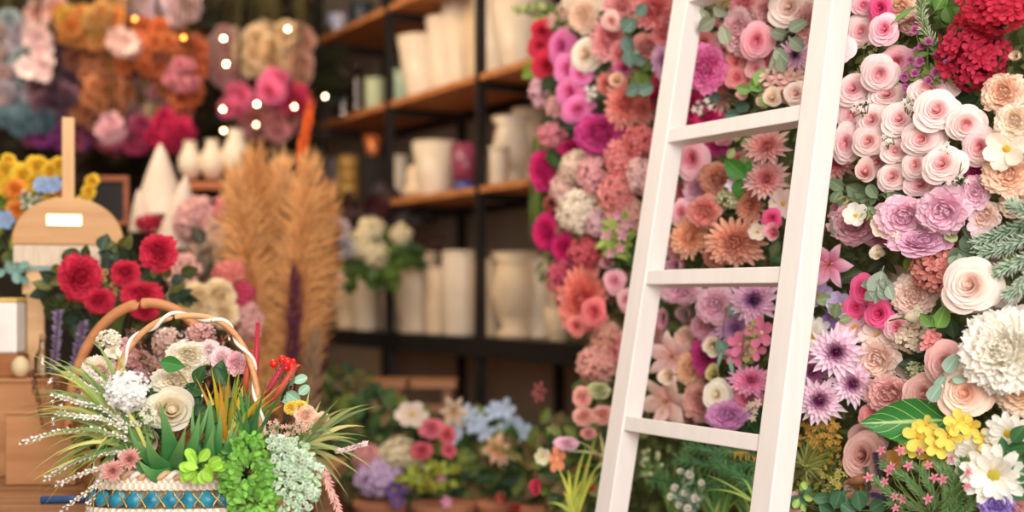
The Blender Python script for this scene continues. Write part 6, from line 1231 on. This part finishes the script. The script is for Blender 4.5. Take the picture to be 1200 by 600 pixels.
v, q = onshelf(486, 2, .07); t = thing('gourd_ornament', 'cream gourd-shaped ornament beside the narrow white cylinder', 'ornament', v); link('body', MB().lathe([(.002, 0), (13 * q, 3 * q), (15 * q, 9 * q), (10 * q, 17 * q), (11 * q, 26 * q), (8 * q, 36 * q), (2 * q, 40 * q), (.001, 41 * q)], 24), CER, t); link('stalk', MB().tube([(0, 0, 40 * q), (.006, 0, 46 * q)], .003, 6), CER, t)
v, q = onshelf(546, 2, .14); t = thing('glass_vase', 'purple-red glass vase with blue base beside the third black post', 'vase', v)
link('body', MB().lathe([(14 * q, 14 * q), (17 * q, 30 * q), (18 * q, 58 * q), (17 * q, 58 * q)], 28), solid_mat('berry_glass', (150, 70, 96), .25, .2, 20), t); link('base', MB().lathe([(13 * q, 0), (14 * q, 3 * q), (14 * q, 13.8 * q)], 28), solid_mat('blue_glass', (52, 72, 140), .25), t)
v, q = onshelf(585, 2, .05); 
for k, (x, lb) in enumerate([(408, 'stack of gold tins at the far end of the middle board')]):
    v, q = onshelf(x, 2, .08); t = thing('gold_tin', lb, 'tin', v)
    for j in range(4): link('tin', MB().lathe([(13 * q, (1 + 15 * j) * q), (13 * q, (14 + 15 * j) * q)], 24), solid_mat('gold_paint', (206, 160, 84), .4, .1, 9, .3), t); link('lid', MB().lathe([(13.6 * q, (14.05 + 15 * j) * q), (13.6 * q, (15.9 + 15 * j) * q)], 24), solid_mat('gold_paint', (206, 160, 84), .4, .1, 9, .3), t)
v, q = onshelf(437, 2, .1); t = thing('black_box', 'tall matt black box between gold tins and second black post', 'box', v, Matrix.Rotation(YAW, 3, 'Z')); link('body', MB().box((-12 * q, -.03, 0), (12 * q, .04, 54 * q)), solid_mat('black_card', (44, 38, 36), .8), t, False, .003); link('lid', MB().box((-12.5 * q, -.032, 54.2 * q), (12.5 * q, .042, 58 * q)), solid_mat('black_card', (44, 38, 36), .8), t, False, .002)
for x, w, h, c, lb in [(436, 12, 22, (206, 120, 70), 'small copper pot standing on the tall black box')]:
    pot('copper_pot', lb, v + Vector((0, 0, 58.2 * q)), TP(w * q, h * q), solid_mat('copper', c, .35, .1, 9, .5), rim=(w * q * .97, h * q, .005))
for x, w, h, lb in [(386, 8, 70, 'clear glass vase at the far end of the upper board'), (402, 11, 48, 'clear round glass vase, second on the upper board'), (418, 9, 62, 'slim clear glass vase before the pale mint pot')]:
    v, q = onshelf(x, 3, .14); pot('glass_vase', lb, v, [(w * q * .7, 0), (w * q, h * q * .3), (w * q * .5, h * q * .75), (w * q * .7, h * q)], glass_mat((216, 196, 184), .5), 'vase', rim=(w * q * .66, h * q, .004))
v, q = onshelf(395, 4, .12); pot('blue_white_jar', 'blue and white jar on the top board at the far end', v, BL(13 * q, 30 * q), solid_mat('blue_white_glaze', (232, 226, 222), .3, 0, 30, col2=(120, 130, 190)), 'jar', rim=(12 * q, 30 * q, .006))
v, q = onshelf(424, 4, .12); pot('dark_jar', 'dark blue-green jar on the top board before the second black post', v, CY(14 * q, 30 * q), solid_mat('dark_teal_glaze', (40, 52, 62), .4), 'jar', rim=(14 * q, 30 * q, .006))
# flowers standing in the pots at the far end of the lower shelf
for x, y, r, lb in [(420, 288, 18, 'cream hydrangea over the pots at the far end of the shelf, outer one'), (434, 270, 16, 'cream hydrangea over the pots at the far end of the shelf, highest'), (440, 296, 17, 'cream hydrangea over the pots at the far end of the shelf, lowest'), (470, 276, 13, 'shaded cream hydrangea just past the second black post')]:
    hd(x, y, r, r, ((246, 230, 190), (226, 206, 150)), lb, n=34, fs=.32, d=5.2, single=True)
for x, y, r, c, lb in [(398, 268, 12, ((226, 204, 204), (196, 170, 176)), 'pale grey-pink bloom at the far end of the shelf'), (404, 290, 12, ((190, 190, 196), (150, 150, 160)), 'blue-grey bloom under the pale grey-pink one'), (394, 328, 10, ((240, 216, 200), (220, 180, 160)), 'small pale bloom drooping off the far end of the shelf')]:
    fl('carnation', x, y, r, r, c, lb, d=5.15, single=True)
leafy('leafy_spray', 'green leaves under the cream hydrangeas on the shelf', (436, 330), 46, 44, 20, 436, 306, 26, [leaf_mat((96, 124, 40), var=.4), leaf_mat((60, 84, 36), var=.4)], 5.25, shape='leaf')
leafy('leafy_spray', 'dark wine red leaves behind the cream hydrangeas', (440, 340), 44, 60, 40, 450, 280, 30, [leaf_mat((70, 30, 34), var=.4), leaf_mat((50, 36, 30), var=.4)], 5.5, shape='leaf')
# stools under the shelf
for px, d, lb in [(432, 4.55, 'low wooden stool in front of the shelf, nearer the basket'), (492, 4.75, 'low wooden stool in the shade under the shelf')]:
    b = at(px, 0, d); zt = at(0, 444, d).z; t = thing('wooden_stool', lb, 'stool', (b.x, d, 0)); ST = wood_mat('stool_wood', (170, 116, 74), (132, 84, 50), 3)
    link('seat', MB().box((-.14, -.1, zt - .03), (.14, .1, zt)), ST, t, False, .004)
    for x in (-.12, .09):
        for y in (-.08, .05): link('leg', MB().box((x, y, 0), (x + .03, y + .03, zt - .0305)), ST, t, False)
    link('stretcher', MB().box((-.0895, -.07, zt - .12), (.0895, -.055, zt - .09)), ST, t, False)

# ------------------------------------------------------------------ potted flowers low in the middle
CLAY = solid_mat('terracotta', (186, 122, 88), .85, .15, 14)
t = thing('low_bench', 'low plank bench under the clay pots', 'bench', (-.30, 4.0, 0)); PL = wood_mat('bench_plank', (120, 84, 56), (92, 60, 38), 2)
link('seat', MB().box((-.55, -.22, .31), (.45, .22, .35)), PL, t, False, .004)
for x in (-.5, .31):
    for y in (-.2, .15): link('leg', MB().box((x, y, 0), (x + .05, y + .05,   .3095)), PL, t, False)
PD = [(446, 4.05, .085, 'clay pot nearest the white basket under the lilac hydrangea'), (520, 4.0, .10, 'wide clay pot under the pink and blue flowers'), (590, 4.05, .09, 'clay pot hidden in leaves under the blue flowers'), (640, 3.95, .09, 'clay pot closest to the ladder')]
for px, d, r, lb in PD:
    b = at(px, 0, d); pot('flower_pot', lb, (b.x, d, .3508), [(r * .68, 0), (r * .96, .17)], CLAY, rim=(r * .96, .17, .03))
GL = [leaf_mat((76, 112, 54), var=.5), leaf_mat((124, 140, 66), var=.45), leaf_mat((52, 84, 48), var=.5), leaf_mat((110, 96, 60), var=.4)]
for i, (cx, cy, rx, ry, d, lb) in enumerate([(430, 520, 46, 50, 4.15, 'dark green bush nearest the white basket'), (490, 540, 54, 44, 4.15, 'green bush around the pink flowers'), (560, 540, 56, 46, 4.2, 'green bush under the blue flowers'), (630, 545, 56, 52, 4.05, 'mixed green bush around the orange flower'), (680, 550, 40, 52, 3.45, 'green bush beside the far ladder stile'), (400, 480, 40, 34, 4.35, 'bright green shrub in front of the low stool')]):
    leafy('leafy_bush', lb, (cx, min(cy + 70, 600)), 98, rx, ry, cx, cy, 25, GL, d, 'shrub', 'leaf', .09)
for a in [('lilac hydrangea at the basket end of the potted flowers', 442, 558, 27, 24, ((222, 190, 226), (186, 150, 200))), ('cream hydrangea above the lilac one', 466, 530, 24, 18, ((240, 224, 186), (214, 196, 140))), ('dusty pink hydrangea behind the lilac one', 430, 535, 17, 16, ((232, 160, 156), (206, 120, 120))), ('cream hydrangea lower, touching the small purple blooms', 482, 540, 17, 12, ((226, 216, 172), (196, 186, 120)))]:
    hd(a[1], a[2], a[3], a[4], a[5], a[0], n=44, fs=.3, d=3.95)
for k, x, y, rx, ry, c, lb in [('anemone', 483, 486, 19, 15, ((244, 222, 200), (226, 190, 150)), 'cream narcissus-like blossom highest among the potted flowers'), ('lily', 532, 482, 18, 20, ((232, 206, 174), (206, 170, 130)), 'beige lily bud-like bloom beside the blue flowers'), ('peony', 505, 502, 17, 14, ((240, 130, 144), (212, 80, 100)), 'rose pink bloom below the cream narcissus-like blossom'), ('peony', 524, 510, 11, 14, ((236, 110, 120), (206, 60, 80)), 'coral rose bloom next to the rose pink one'), ('peony', 494, 528, 15, 12, ((226, 96, 110), (196, 50, 80)), 'red-pink bloom beneath the rose pink one'), ('peony', 526, 528, 10, 10, ((236, 110, 124), (206, 60, 90)), 'small coral rose bloom lower beside the leaves'),
   ('lily', 581, 526, 17, 19, ((250, 200, 160), (240, 160, 110)), 'peach lily in the middle of the potted flowers'), ('lily', 588, 537, 10, 10, ((250, 214, 190), (240, 180, 150)), 'small peach lily bud under the peach lily'), ('orchid', 653, 538, 12, 15, ((246, 140, 96), (232, 96, 50)), 'orange-coral blossom standing alone near the ladder'), ('orchid', 523, 588, 7, 7, ((240, 150, 190), (226, 110, 160)), 'tiny pink blossom hanging over the wide clay pot'), ('orchid', 518, 560, 6, 6, ((240, 150, 190), (226, 110, 160)), 'tiny pink blossom in the yellow-green leaves'),
   ('tulip', 630, 572, 12, 18, ((240, 84, 120), (214, 40, 90)), 'hot pink tulip-like bloom low between the bushes'), ('tulip', 693, 572, 11, 11, ((244, 110, 110), (226, 70, 80)), 'coral red bloom against the far ladder stile near the bottom'), ('tulip', 588, 582, 10, 12, ((240, 140, 120), (220, 90, 90)), 'coral bloom at the bottom edge in the middle'), ('tulip', 600, 596, 16, 10, ((232, 96, 100), (206, 60, 70)), 'coral red bloom cut by the bottom edge'),
   ('anemone', 636, 535, 10, 10, ((226, 220, 180), (196, 190, 140)), 'small cream blossom beside the orange-coral one'), ('lisianthus', 664, 520, 16, 9, C['lilac'], 'small lilac bloom between the bushes near the ladder'), ('peony', 682, 466, 13, 15, ((250, 190, 172), (240, 150, 136)), 'peach azalea bloom, upper one left of the ladder'), ('peony', 684, 488, 15, 13, ((250, 196, 176), (240, 156, 136)), 'peach azalea bloom, lower one left of the ladder'), ('peony', 706, 486, 14, 14, ((250, 190, 176), (240, 150, 136)), 'peach azalea bloom touching the far ladder stile'), ('lisianthus', 702, 458, 15, 11, ((216, 216, 160), (180, 186, 120)), 'greenish cream bloom above the peach azaleas'), ('lisianthus', 690, 508, 10, 8, ((240, 170, 160), (220, 130, 130)), 'small rose bloom under the peach azaleas')]:
    fl(k, x, y, rx * .9, ry * .9, c, lb, d=3.2 if x > 625 else 3.88, wc=.9)
for x, y, r, lb in [(549, 483, 10, 'pale blue blossom nearest the beige lily'), (563, 494, 9, 'sky blue blossom with white rim in the middle of the blue group'), (579, 482, 10, 'pale blue blossom at the top of the blue group'), (592, 479, 11, 'whitish blue blossom at the top of the blue group'), (600, 492, 9, 'grey-blue blossom at the ladder side of the blue group'), (568, 506, 10, 'blue blossom under the sky blue one'), (588, 506, 10, 'blue blossom low in the middle of the blue group'), (535, 500, 10, 'pale blue blossom beside the coral rose bloom'), (530, 512, 9, 'pale blue blossom lowest beside the coral rose bloom'), (610, 506, 12, 'whitish blue blossom lowest at the ladder side'), (552, 500, 8, 'small blue blossom between the two beside the coral rose')]:
    fl('orchid', x, y, r, r, ((196, 214, 240), (140, 174, 226)), lb, d=3.98, wc=.9)
for x, y, r, lb in [(462, 574, 9, 'dark violet pansy below the lilac hydrangea, first'), (474, 570, 8, 'dark violet pansy below the cream hydrangea'), (466, 586, 8, 'dark violet pansy lowest, over the clay pot')]: fl('anemone', x, y, r, r, ((96, 64, 130), (70, 40, 100)), lb, d=3.9)
leafy('yellow_leaf_spray', 'yellow-green leaves over the wide clay pot', (505, 580), 40, 32, 10, 505, 558, 13, [leaf_mat((158, 152, 56), var=.3), leaf_mat((150, 160, 60), var=.4)], 3.9, shape='leaf')
for i, (p, c, lb) in enumerate([([(650, 600), (640, 560), (612, 540), (576, 520)], (150, 140, 70), 'olive twig leaning out across the peach lily'), ([(690, 600), (670, 560), (640, 556)], (140, 130, 70), 'olive twig behind the hot pink tulip-like bloom')]): needle_sprig('olive_twig', lb, p, .03, c, d=3.8, n=26, w=.005, ang=35)
grass('yellow_grass', 'lime yellow grass blades rising in front of the far ladder stile foot', (672, 606), [(650, 545), (660, 560), (684, 530), (690, 536), (700, 548), (706, 552), (694, 562), (640, 590), (658, 578), (682, 580), (666, 550), (688, 520), (700, 505), (712, 530), (686, 556)], .0036, [leaf_mat((206, 206, 84), var=.3), leaf_mat((176, 190, 80), var=.3)], d=3.1, bow=.02)
grass('bent_grass', 'pale grass blades crossing left of the ladder above the lime yellow grass', (712, 540), [(674, 516), (702, 505), (690, 560), (662, 530)], .004, [leaf_mat((200, 204, 140))], d=3.12, bow=.01)
fl('lily', 632, 460, 9, 13, ((150, 66, 70), (120, 36, 46)), 'dark red spiky bloom behind the peach azaleas', d=3.5)
